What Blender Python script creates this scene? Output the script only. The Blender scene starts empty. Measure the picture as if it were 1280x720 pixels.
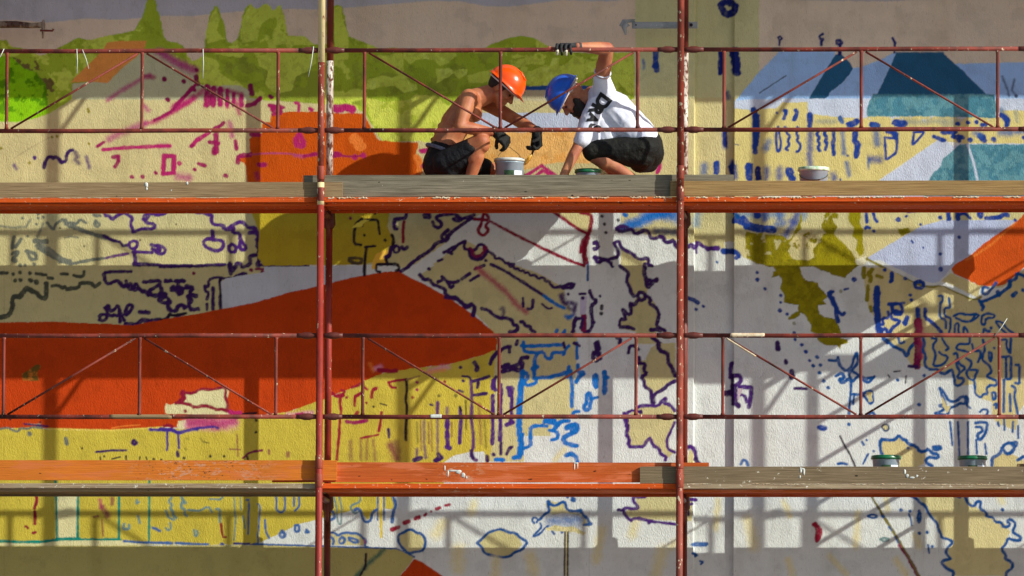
import bpy, bmesh, math, random
import numpy as np
from mathutils import Vector, Matrix
random.seed(7)
S = bpy.context.scene
COL = S.collection
PI = math.pi
# ---------------------------------------------------------------- camera
PXM = 179.6                      # photo pixels per metre in the front plane of the scaffold
CAMP = Vector((3.67, -60.0, 1.58))
TGT = Vector((0, 0, 6.536))
FPX = PXM * (TGT - CAMP).length
cam = bpy.data.cameras.new('camera'); cam_o = bpy.data.objects.new('camera', cam); COL.objects.link(cam_o)
cam.sensor_width = 36; cam.lens = FPX / 1280 * 36; cam.clip_start = 1; cam.clip_end = 2000
q = (TGT - CAMP).to_track_quat('-Z', 'Y')
RM = q.to_matrix().to_4x4() @ Matrix.Rotation(0.0043, 4, 'Z')
cam_o.matrix_world = Matrix.Translation(CAMP) @ RM
S.camera = cam_o
R3 = RM.to_3x3(); R3T = R3.transposed()
# ---------------------------------------------------------------- world, sun, exposure
SUN = Vector((2.0, -1.02, 1.20)).normalized()
EL = math.asin(SUN.z); ROT = math.atan2(SUN.x, SUN.y)
w = bpy.data.worlds.new('World'); S.world = w; w.use_nodes = True
wn = w.node_tree.nodes; wl = w.node_tree.links
for n in list(wn): wn.remove(n)
sky = wn.new('ShaderNodeTexSky'); sky.sky_type = 'NISHITA'; sky.sun_disc = False
sky.sun_elevation = EL; sky.sun_rotation = ROT; sky.altitude = 100; sky.dust_density = 1.0
bg = wn.new('ShaderNodeBackground'); bg.inputs['Strength'].default_value = 0.118
wo = wn.new('ShaderNodeOutputWorld')
wl.new(sky.outputs[0], bg.inputs[0]); wl.new(bg.outputs[0], wo.inputs[0])
sl = bpy.data.lights.new('sun', 'SUN'); sl.energy = 5.0; sl.angle = math.radians(0.53); sl.color = (1.0, 0.995, 0.90)
so = bpy.data.objects.new('sun', sl); COL.objects.link(so)
so.rotation_euler = (-SUN).to_track_quat('-Z', 'Y').to_euler()
S.view_settings.view_transform = 'Standard'; S.view_settings.look = 'None'
S.view_settings.exposure = 0.05; S.view_settings.gamma = 1.0
S.render.resolution_x = 1024; S.render.resolution_y = 576

# ---------------------------------------------------------------- helpers
def P(px, py, Y):
    """world point at depth plane y=Y seen at photo pixel (px,py)"""
    d = R3 @ Vector(((px - 640) / FPX, -(py - 360) / FPX, -1.0))
    t = (Y - CAMP.y) / d.y
    return CAMP + d * t
def PX(pt):
    v = R3T @ (Vector(pt) - CAMP)
    return (640 + v.x / -v.z * FPX, 360 - v.y / -v.z * FPX)
def lin(c):
    return tuple(((x / 255) / 12.92 if x / 255 <= .04045 else ((x / 255 + .055) / 1.055) ** 2.4) for x in c)
def tag(o, label=None, cat=None, group=None, kind=None):
    if label: o['label'] = label
    if cat: o['category'] = cat
    if group: o['group'] = group
    if kind: o['kind'] = kind
    return o
def empty(name, loc, label=None, cat=None, group=None):
    o = bpy.data.objects.new(name, None); COL.objects.link(o); o.location = loc; o.empty_display_size = .1
    return tag(o, label, cat, group)
def link(name, me, mat, parent=None, smooth=False):
    o = bpy.data.objects.new(name, me); COL.objects.link(o)
    if mat and not me.materials: me.materials.append(mat)
    if parent:
        o.parent = parent
        o.matrix_parent_inverse = Matrix.Translation(-WL(parent))
    if smooth:
        for p in me.polygons: p.use_smooth = True
    return o
def WL(o):
    v = Vector(o.location)
    return v
def obj(name, bm, mat, parent=None, smooth=False):
    me = bpy.data.meshes.new(name); bm.to_mesh(me); bm.free()
    return link(name, me, mat, parent, smooth)
def frame(d):
    d = d.normalized(); a = Vector((0, 0, 1)) if abs(d.z) < .9 else Vector((1, 0, 0))
    u = d.cross(a).normalized(); return u, d.cross(u)
def tube(bm, pts, r, n=12, cap=True):
    pts = [Vector(p) for p in pts]; rs = r if isinstance(r, (list, tuple)) else [r] * len(pts)
    rings = []
    for i, p in enumerate(pts):
        d = (pts[min(i + 1, len(pts) - 1)] - pts[max(i - 1, 0)])
        if i == 0: u, v = frame(d)
        else:
            dn = d.normalized(); u = (u - dn * u.dot(dn)).normalized(); v = dn.cross(u)
        rings.append([bm.verts.new(p + (u * math.cos(2 * PI * k / n) + v * math.sin(2 * PI * k / n)) * rs[i]) for k in range(n)])
    for a, b in zip(rings, rings[1:]):
        for k in range(n): bm.faces.new((a[k], a[(k + 1) % n], b[(k + 1) % n], b[k]))
    if cap:
        bm.faces.new(rings[0][::-1]); bm.faces.new(rings[-1])
    return bm
def box(bm, x0, x1, y0, y1, z0, z1):
    vs = [bm.verts.new((x, y, z)) for x in (x0, x1) for y in (y0, y1) for z in (z0, z1)]
    for f in ((0, 1, 3, 2), (4, 6, 7, 5), (0, 4, 5, 1), (2, 3, 7, 6), (0, 2, 6, 4), (1, 5, 7, 3)):
        bm.faces.new([vs[i] for i in f])
    return bm
def bevel(bm, w):
    bmesh.ops.recalc_face_normals(bm, faces=bm.faces)
    bmesh.ops.bevel(bm, geom=list(bm.edges), offset=w, segments=1, affect='EDGES')
    return bm
def lathe(bm, prof, c, n=28):
    rings = []
    for r, z in prof:
        rings.append([bm.verts.new((c[0] + r * math.cos(2 * PI * k / n), c[1] + r * math.sin(2 * PI * k / n), c[2] + z)) for k in range(n)])
    for a, b in zip(rings, rings[1:]):
        for k in range(n): bm.faces.new((a[k], a[(k + 1) % n], b[(k + 1) % n], b[k]))
    bm.faces.new(rings[0][::-1]); bm.faces.new(rings[-1])
    bmesh.ops.recalc_face_normals(bm, faces=bm.faces)
    return bm

# ---------------------------------------------------------------- materials
class NT:
    def __init__(s, name):
        s.m = bpy.data.materials.new(name); s.m.use_nodes = True
        s.n = s.m.node_tree.nodes; s.l = s.m.node_tree.links
        s.b = s.n['Principled BSDF']
        s.tc = s.n.new('ShaderNodeTexCoord')
        s.geo = s.n.new('ShaderNodeNewGeometry')
    def pos(s, scale=(1, 1, 1), local=False):
        mp = s.n.new('ShaderNodeMapping'); mp.inputs['Scale'].default_value = scale
        s.l.new(s.tc.outputs['Object'] if local else s.geo.outputs['Position'], mp.inputs[0]); return mp.outputs[0]
    def noise(s, vec, scale, det=4, rough=.55):
        n = s.n.new('ShaderNodeTexNoise'); n.inputs['Scale'].default_value = scale
        n.inputs['Detail'].default_value = det; n.inputs['Roughness'].default_value = rough
        s.l.new(vec, n.inputs['Vector']); return n.outputs[0]
    def ramp(s, fac, a, b, ca=(0, 0, 0, 1), cb=(1, 1, 1, 1)):
        r = s.n.new('ShaderNodeValToRGB'); e = r.color_ramp.elements
        e[0].position = a; e[1].position = b; e[0].color = ca; e[1].color = cb
        s.l.new(fac, r.inputs[0]); return r.outputs[0]
    def mix(s, fac, a, b, mode='MIX'):
        m = s.n.new('ShaderNodeMix'); m.data_type = 'RGBA'; m.blend_type = mode
        for inp, v in ((m.inputs['Factor'], fac), (m.inputs['A'], a), (m.inputs['B'], b)):
            if isinstance(v, (int, float)): inp.default_value = v
            elif isinstance(v, tuple): inp.default_value = v if len(v) == 4 else (*v, 1)
            else: s.l.new(v, inp)
        return m.outputs['Result']
    def bump(s, h, dist, strength=1.0, prev=None):
        b = s.n.new('ShaderNodeBump'); b.inputs['Distance'].default_value = dist; b.inputs['Strength'].default_value = strength
        s.l.new(h, b.inputs['Height'])
        if prev is not None: s.l.new(prev, b.inputs['Normal'])
        return b.outputs[0]
    def out(s, col=None, rough=.6, nrm=None, metal=0.0, spec=.5):
        if col is not None:
            if isinstance(col, tuple): s.b.inputs['Base Color'].default_value = (*col[:3], 1)
            else: s.l.new(col, s.b.inputs['Base Color'])
        if isinstance(rough, (int, float)): s.b.inputs['Roughness'].default_value = rough
        else: s.l.new(rough, s.b.inputs['Roughness'])
        s.b.inputs['Metallic'].default_value = metal
        s.b.inputs['Specular IOR Level'].default_value = spec
        if nrm is not None: s.l.new(nrm, s.b.inputs['Normal'])
        return s.m
def paint_metal(name, base, chip=(205, 190, 160), chip_lo=.62, chip_hi=.66, rust=(70, 30, 18), rough=.45, zs=.5, rust_at=(.5, .7)):
    t = NT(name); v = t.pos((1, 1, zs))
    c = t.mix(t.ramp(t.noise(v, 9, 5), *rust_at), lin(base), lin(rust))
    c = t.mix(t.ramp(t.noise(v, 3.1, 2), .35, .65), c, t.mix(.25, c, lin(tuple(min(255, x + 40) for x in base))))
    c = t.mix(t.ramp(t.noise(v, 38, 5, .65), chip_lo, chip_hi), c, lin(chip))
    return t.out(c, rough, t.bump(t.noise(v, 60, 3), .002), spec=.3)
M = {}
M['red'] = paint_metal('red_tube_paint', (140, 56, 38), rust=(88, 34, 22), rust_at=(.42, .66), chip_lo=.605, chip_hi=.63, rough=.6)
M['redbright'] = paint_metal('bright_red_tube_paint', (140, 40, 28), rust=(92, 24, 18), rust_at=(.46, .7), chip_lo=.645, chip_hi=.67, rough=.55)
M['rail'] = paint_metal('rusty_rail_paint', (124, 46, 33), rust=(64, 27, 20), chip_lo=.635, chip_hi=.66, rust_at=(.42, .62), rough=.65)
M['raildark'] = paint_metal('dark_rusty_coupling', (92, 40, 32), rust=(48, 22, 18), chip_lo=.72, chip_hi=.75)
M['creamtube'] = paint_metal('cream_tube_paint', (232, 205, 150), chip=(150, 80, 50), rust=(214, 182, 128), chip_lo=.62, chip_hi=.66)
M['worn'] = paint_metal('worn_whitish_tube', (205, 196, 184), chip=(96, 58, 44), rust=(130, 96, 78), chip_lo=.5, chip_hi=.56, rust_at=(.45, .6))
M['darktube'] = paint_metal('dark_brown_tube', (110, 44, 32), rust=(60, 26, 20), chip_lo=.68, chip_hi=.71)
M['galv'] = paint_metal('grey_galvanised_steel', (150, 156, 158), chip=(200, 200, 200), rust=(116, 122, 124), chip_lo=.64, chip_hi=.7, rough=.4)
M['oldiron'] = paint_metal('rust_stained_iron', (150, 132, 110), chip=(70, 34, 20), rust=(66, 36, 22), chip_lo=.55, chip_hi=.6, rust_at=(.42, .52))
def plank_mat(name, base, dark, splat=.68, speck=(232, 224, 205), paint=None, splat_scale=24, edge=.04, zone=None):
    t = NT(name); v = t.pos((.6, 8, 8)); g = t.noise(t.pos((1.2, 30, 42)), 3.0, 6, .65)
    c = t.mix(t.ramp(g, .3, .72), lin(dark), lin(base))
    c = t.mix(t.ramp(t.noise(t.pos((1, 1, 1)), 2.2, 3), .38, .68), c, t.mix(.35, c, lin(tuple(int(x * .72) for x in base))))
    kn = t.noise(t.pos((5, 9, 9)), 3.3, 1); c = t.mix(t.ramp(kn, .745, .77), c, lin(tuple(int(x * .45) for x in dark)))
    if paint: c = t.mix(t.ramp(t.noise(t.pos((1.5, 5, 9)), 2.4, 5), .50, .60), c, lin(paint))
    c = t.mix(t.ramp(t.noise(t.pos((1, 1, 1)), splat_scale, 6, .7), splat, splat + edge), c, lin(speck))
    if zone:                                   # scraped, plaster smeared stretch along x
        sx = t.n.new('ShaderNodeSeparateXYZ'); t.l.new(t.geo.outputs['Position'], sx.inputs[0])
        mr = t.n.new('ShaderNodeMapRange'); mr.inputs[1].default_value = zone[0]; mr.inputs[2].default_value = zone[1]; t.l.new(sx.outputs[0], mr.inputs[0])
        r = t.n.new('ShaderNodeValToRGB'); e = r.color_ramp.elements; e[0].position = 0; e[1].position = 1; e[0].color = e[1].color = (0, 0, 0, 1)
        for p_ in (.3, .7):
            k = e.new(p_); k.color = (1, 1, 1, 1)
        t.l.new(mr.outputs[0], r.inputs[0])
        n1 = t.ramp(t.noise(t.pos((.7, 1, 1.4)), 17, 7, .8), .53, .57); n2 = t.ramp(t.noise(t.pos((1, 1, 1.2)), 48, 5, .7), .60, .63)
        c = t.mix(t.mix(1.0, n1, r.outputs[0], 'MULTIPLY'), c, lin((198, 138, 104)))
        c = t.mix(t.mix(1.0, n2, r.outputs[0], 'MULTIPLY'), c, lin((86, 58, 40)))
    return t.out(c, .8, t.bump(g, .004), spec=.25)
M['oldwood'] = plank_mat('weathered_grey_wood', (152, 142, 120), (84, 76, 62))
M['paintwood'] = plank_mat('plaster_spattered_wood', (146, 126, 98), (100, 82, 60), splat=.64)
M['newwood'] = plank_mat('pale_brown_wood', (182, 148, 96), (132, 98, 58), splat=.74)
M['tanwood'] = plank_mat('tan_brown_wood', (168, 142, 104), (116, 90, 62), splat=.70)
M['oraboard'] = plank_mat('orange_painted_board', (222, 128, 40), (196, 98, 28), splat=.68, paint=(206, 112, 54), speck=(170, 130, 110), zone=(P(150, 588, 0).x, P(355, 588, 0).x))
M['oraboard2'] = plank_mat('scuffed_red_orange_board', (206, 100, 40), (178, 76, 26), splat=.68, paint=(204, 108, 66), zone=(P(540, 588, 0).x, P(610, 588, 0).x))
M['oradeck'] = plank_mat('orange_deck_plank', (232, 98, 24), (196, 70, 16), splat=.62, speck=(236, 214, 180), splat_scale=40)
M['paledeck'] = plank_mat('bleached_deck_plank', (188, 168, 138), (120, 92, 66), splat=.60, splat_scale=30)
def simple(name, col, rough=.6, col2=None, ns=12, bmp=0, bs=60, metal=0, spec=.5):
    t = NT(name); c = lin(col)
    if col2: c = t.mix(t.ramp(t.noise(t.pos(), ns, 4), .4, .65), lin(col), lin(col2))
    n = t.bump(t.noise(t.pos(), bs, 4), bmp) if bmp else None
    return t.out(c, rough, n, metal, spec)
M['skinA'] = simple('tanned_skin', (186, 118, 78), .58, (168, 92, 58), 9, .001, 120)
M['skinB'] = simple('ruddy_skin', (188, 122, 84), .6, (166, 92, 66), 10, .001, 120)
M['hair'] = simple('dark_hair', (38, 24, 18), .7, (24, 15, 12), 60, .004, 200)
M['lid'] = simple('white_bucket_rim', (214, 214, 206), .4, (170, 176, 172), 20)
M['crust'] = simple('dried_plaster', (226, 210, 180), .85, (206, 170, 130), 30)
M['cloth_w'] = simple('white_cotton', (224, 224, 236), .85, (206, 208, 226), 8, .003, 14)
M['ink'] = simple('black_print', (16, 15, 20), .7)
M['orhelm'] = simple('orange_helmet_plastic', (248, 84, 10), .26, (232, 78, 16), 16)
M['blhelm'] = simple('blue_helmet_plastic', (30, 96, 216), .32, (32, 88, 190), 18)
M['strap'] = simple('white_headband', (226, 206, 200), .6)
M['denim'] = simple('faded_blue_waistband', (108, 112, 132), .85, (78, 80, 100), 30, .003)
M['eye'] = simple('dark_eye', (30, 20, 16), .2)
M['greenlid'] = simple('green_lid_plastic', (22, 104, 62), .35, (16, 82, 50), 30)
M['greenrim'] = simple('paint_smeared_white_lid', (226, 228, 214), .45, (120, 176, 110), 26)
M['pail'] = simple('grey_pail_plastic', (158, 174, 186), .3, (134, 152, 168), 14)
M['label'] = simple('white_pail_label', (224, 228, 240), .5)
M['labelg'] = simple('green_pail_label', (46, 82, 44), .5, (24, 34, 26), 40)
M['wire'] = simple('grey_wire', (90, 84, 74), .35, metal=.6)
M['yellowp'] = simple('wet_yellow_paint', (232, 178, 70), .3, (214, 140, 40), 40)
M['tie'] = simple('white_plastic_tie', (212, 216, 206), .5)
def shorts_mat(name, a, b, sp):
    t = NT(name); c = t.mix(t.ramp(t.noise(t.pos(), 7, 4), .45, .7), lin(a), lin(b))
    c = t.mix(t.ramp(t.noise(t.pos(), 55, 5, .7), .69, .73), c, lin(sp))
    return t.out(c, .75, t.bump(t.noise(t.pos(), 16, 5), .02), spec=.3)
M['shortsA'] = shorts_mat('black_spattered_shorts', (15, 15, 18), (30, 30, 36), (120, 120, 130))
M['shortsB'] = shorts_mat('glossy_black_shorts', (15, 15, 13), (34, 32, 25), (120, 108, 70))
M['glove'] = shorts_mat('black_work_glove', (20, 20, 19), (38, 38, 34), (90, 96, 80))
M['gloveB'] = shorts_mat('grey_work_glove', (44, 44, 46), (74, 74, 76), (110, 110, 108))
M['fingertip'] = simple('pale_glove_fingertips', (214, 204, 180), .8)
# ---------------------------------------------------------------- painted wall: colours of the mural, traced as shapes
PAL = dict(white=(217,221,217), hill=(222,206,181), slate=(186,188,195), slate2=(185,180,181), pink=(221,209,185),
 cream=(203,193,139), creamdk=(203,204,152), creamk=(180,168,124), creamk2=(184,173,106), creamg=(196,188,150), creamp=(225,200,110), creamw=(220,212,160),
 cream2=(216,204,148), creamy=(214,202,130), creamy2=(214,202,144), creamm=(210,196,140), creamo=(190,182,130), creamo2=(212,198,140), creamp2=(200,180,190), lcream=(226,222,190),
 leafd=(162,186,51), leafl=(201,220,83), leafll=(212,232,101), leafd2=(150,168,54), leafdk2=(113,100,53), lime=(139,201,16), lime2=(92,150,6),
 limed=(178,192,62), limel=(206,215,87), roofbr=(232,155,75), greycream=(192,196,155), orange=(197,84,10), orangel=(232,126,50), orange2=(206,84,24),
 bluest=(40,84,150), paleblue=(190,202,224), peach=(232,172,92), peachl=(238,186,110), mag=(178,36,104), magd=(152,24,88), magdk=(124,22,72), maga=(176,70,124), mag2=(178,60,92),
 purp=(74,34,116), purpm=(98,60,112), purpd=(56,26,88), olive=(136,126,14), oliveb=(152,142,16), olivel=(160,150,60), olvk=(120,112,50), olvl=(226,214,160), olvd=(110,84,30), ltolv=(190,110,40),
 bluehi=(159,200,246), bluelt=(196,208,226), paleblu2=(186,196,224), teald=(40,96,133), teal=(0,132,120), teald2=(30,98,88), teal2=(98,152,164), tealm=(74,132,150), navy=(22,36,110), blue=(28,62,144), bluea=(62,100,160), bluec=(18,108,192), bluedk=(50,66,110), blueg=(120,146,170), blued=(18,80,148), blueprp=(66,46,140),
 greyk=(158,162,140), slatek=(70,84,116), slate3=(112,116,104), slate3l=(150,150,130), slated=(74,78,66), slt=(112,140,140),
 ink=(38,28,42), inkg=(84,70,50), lgrey=(200,204,212), ochre=(192,167,44), redroof=(192,64,12), yellow=(201,182,68), yellowl=(224,200,90), yellowb=(236,214,80), yellowo=(236,186,70),
 red2=(136,22,50), redd=(150,24,52), pinkw=(224,150,180), brn=(150,116,70), lav=(196,188,210))
PALN = {k: np.array(lin(v), dtype=np.float32) for k, v in PAL.items()}
RS = 2.0; RX0, RY0, RX1, RY1 = -200, -120, 1480, 840
RW, RH = int((RX1 - RX0) * RS), int((RY1 - RY0) * RS)
IMG = np.zeros((RH, RW, 3), np.float32)
rng = np.random.default_rng(11)
def vnoise(h, w, cell, seed):
    r = np.random.default_rng(seed); gh, gw = int(h / cell) + 3, int(w / cell) + 3
    g = r.random((gh, gw)).astype(np.float32)
    y = np.arange(h) / cell; x = np.arange(w) / cell
    yi = y.astype(int); xi = x.astype(int); fy = (y - yi)[:, None]; fx = (x - xi)[None, :]
    fy = fy * fy * (3 - 2 * fy); fx = fx * fx * (3 - 2 * fx)
    a = g[yi][:, xi]; b = g[yi][:, xi + 1]; c = g[yi + 1][:, xi]; d = g[yi + 1][:, xi + 1]
    return (a * (1 - fx) + b * fx) * (1 - fy) + (c * (1 - fx) + d * fx) * fy
def fbm(h, w, cell, seed, o=4):
    s = 0; a = 1; t = 0
    for i in range(o):
        s = s + a * vnoise(h, w, max(cell / 2 ** i, 1.01), seed + i * 17); t += a; a *= .6
    return s / t
WN = (fbm(RH, RW, 9, 101, 3) - .5)          # edge wobble
WN2 = (fbm(RH, RW, 2.2, 202, 2) - .5)       # fine spray grain
TX, TY, TS = 0.0, 0.0, 1.0
def tp(s):
    a = np.array([[float(u) for u in q.split(',')] for q in s.split()], dtype=np.float64)
    return np.stack([(TX + a[:, 0] / TS - RX0) * RS, (TY + a[:, 1] / TS - RY0) * RS], 1)
def bb(a, m):
    x0 = int(max(0, a[:, 0].min() - m)); x1 = int(min(RW, a[:, 0].max() + m + 1)); y0 = int(max(0, a[:, 1].min() - m)); y1 = int(min(RH, a[:, 1].max() + m + 1))
    return x0, y0, x1, y1
def fillmask(a, wob=1.1):
    x0, y0, x1, y1 = bb(a, 3)
    if x1 <= x0 or y1 <= y0: return None
    X = np.arange(x0, x1)[None, :] + 0.5 + WN[y0:y1, x0:x1] * wob * 4 ; Y = np.arange(y0, y1)[:, None] + 0.5 + WN[y0:y1, x0:x1][::-1] * wob * 3
    ins = np.zeros((y1 - y0, x1 - x0), bool)
    n = len(a)
    for i in range(n):
        xa, ya = a[i]; xb, yb = a[(i + 1) % n]
        if ya == yb: continue
        c = ((ya > Y) != (yb > Y)) & (X < (xb - xa) * (Y - ya) / (yb - ya) + xa)
        ins ^= c
    return (x0, y0, x1, y1), ins.astype(np.float32)
def chaikin(a):
    if len(a) < 3: return a
    closed = np.allclose(a[0], a[-1])
    o = [a[0]]
    for p, q2 in zip(a, a[1:]):
        o += [p * .75 + q2 * .25, p * .25 + q2 * .75]
    o.append(a[-1])
    return np.array(o)
def strokemask(a, wpx, soft):
    r = wpx * RS / 2; m = r + soft + 6
    x0, y0, x1, y1 = bb(a, m)
    if x1 <= x0 or y1 <= y0: return None
    D = np.full((y1 - y0, x1 - x0), 1e9, np.float32)
    for p, q2 in zip(a, a[1:]):
        sx0, sy0, sx1, sy1 = bb(np.array([p, q2]), m)
        sx0 = max(sx0, x0); sy0 = max(sy0, y0); sx1 = min(sx1, x1); sy1 = min(sy1, y1)
        if sx1 <= sx0 or sy1 <= sy0: continue
        X = np.arange(sx0, sx1)[None, :] + .5; Y = np.arange(sy0, sy1)[:, None] + .5
        d = q2 - p; L = max(float(d @ d), 1e-6)
        t = np.clip(((X - p[0]) * d[0] + (Y - p[1]) * d[1]) / L, 0, 1)
        dd = np.hypot(X - p[0] - t * d[0], Y - p[1] - t * d[1])
        v = D[sy0 - y0:sy1 - y0, sx0 - x0:sx1 - x0]; np.minimum(v, dd, out=v)
    D = D + WN[y0:y1, x0:x1] * r * .8 + WN2[y0:y1, x0:x1] * soft * .5
    al = np.clip((r - D) / soft + .5, 0, 1); al = al * al * (3 - 2 * al)
    al = al * np.clip(1.0 + WN[y0:y1, x0:x1][::-1, ::-1] * .5 + WN2[y0:y1, x0:x1] * .2, .75, 1)
    return (x0, y0, x1, y1), al
def comp(res, col, op=1.0):
    if res is None: return
    (x0, y0, x1, y1), al = res; al = (al * op)[..., None]
    IMG[y0:y1, x0:x1] = IMG[y0:y1, x0:x1] * (1 - al) + col * al
def paint(txt):
    global TX, TY, TS
    for ln in txt.strip().split('\n'):
        ln = ln.strip()
        if not ln: continue
        if ln[0] == '@': TX, TY, TS = [float(v) for v in ln[1:].split(',')]; continue
        k, cname, rest = ln.split(' ', 2)
        if k in 'fg':
            comp(fillmask(tp(rest)), PALN[cname])
        elif k == 'n':
            nm, thr, cell, seed = cname.split(','); c1, c2 = nm.split('>')
            res = fillmask(tp(rest), 1.6)
            if res is None: continue
            (x0, y0, x1, y1), al = res
            N = fbm(y1 - y0, x1 - x0, float(cell) * RS * .8, int(seed) * 31, 5)
            m = np.clip((N - float(thr)) / .03 + .5, 0, 1)[..., None]
            N2 = np.clip((fbm(y1 - y0, x1 - x0, float(cell) * RS * .45, int(seed) * 37 + 5, 4) - .6) / .03 + .5, 0, 1)[..., None]
            c = PALN[c1] * (1 - m) + PALN[c2] * m
            c = c * (1 - N2 * .16)
            al = al[..., None]; IMG[y0:y1, x0:x1] = IMG[y0:y1, x0:x1] * (1 - al) + c * al
        elif k in 'sSAz':
            wd, pts = rest.split(' ', 1); wd = float(wd) * 1.42
            if k == 'z':
                amp, pts = pts.split(' ', 1); a = tp(pts); amp = float(amp) * RS / 4
                o = []
                for p, q2 in zip(a, a[1:]):
                    nn = max(2, int(np.hypot(*(q2 - p)) / (amp * 1.5 + 2)))
                    pn = np.array([-(q2 - p)[1], (q2 - p)[0]]) / (np.hypot(*(q2 - p)) + 1e-6)
                    for i in range(nn): o.append(p + (q2 - p) * i / nn + pn * amp * (1 if i % 2 else -1) * (.6 + .8 * rng.random()))
                a = np.array(o + [a[-1]]); a = chaikin(a)
            else:
                a = tp(pts)
                if k == 's' and cname[:4] in ('purp', 'blue', 'slat', 'ink', 'slt') and len(a) > 2:
                    o = [a[0]]
                    for p, q2 in zip(a, a[1:]):          # hand shake
                        ln = np.hypot(*(q2 - p)); nn = max(1, int(ln / (6 * RS)))
                        for i in range(1, nn + 1): o.append(p + (q2 - p) * i / nn + rng.normal(0, .34 * RS, 2) * (i < nn))
                    a = np.array(o)
                a = chaikin(a) if k == 's' else a
            soft = 1.8 if k != 'A' else wd * RS * .95
            comp(strokemask(a, wd if k != 'A' else wd * .95, soft), PALN[cname], 1.0 if k != 'A' else .82)
        elif k == 'd':
            r, pts = rest.split(' ', 1)
            for p in tp(pts): comp(strokemask(np.array([p, p + (.8, .8)]), float(r) * 2, 2.0), PALN[cname])
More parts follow.
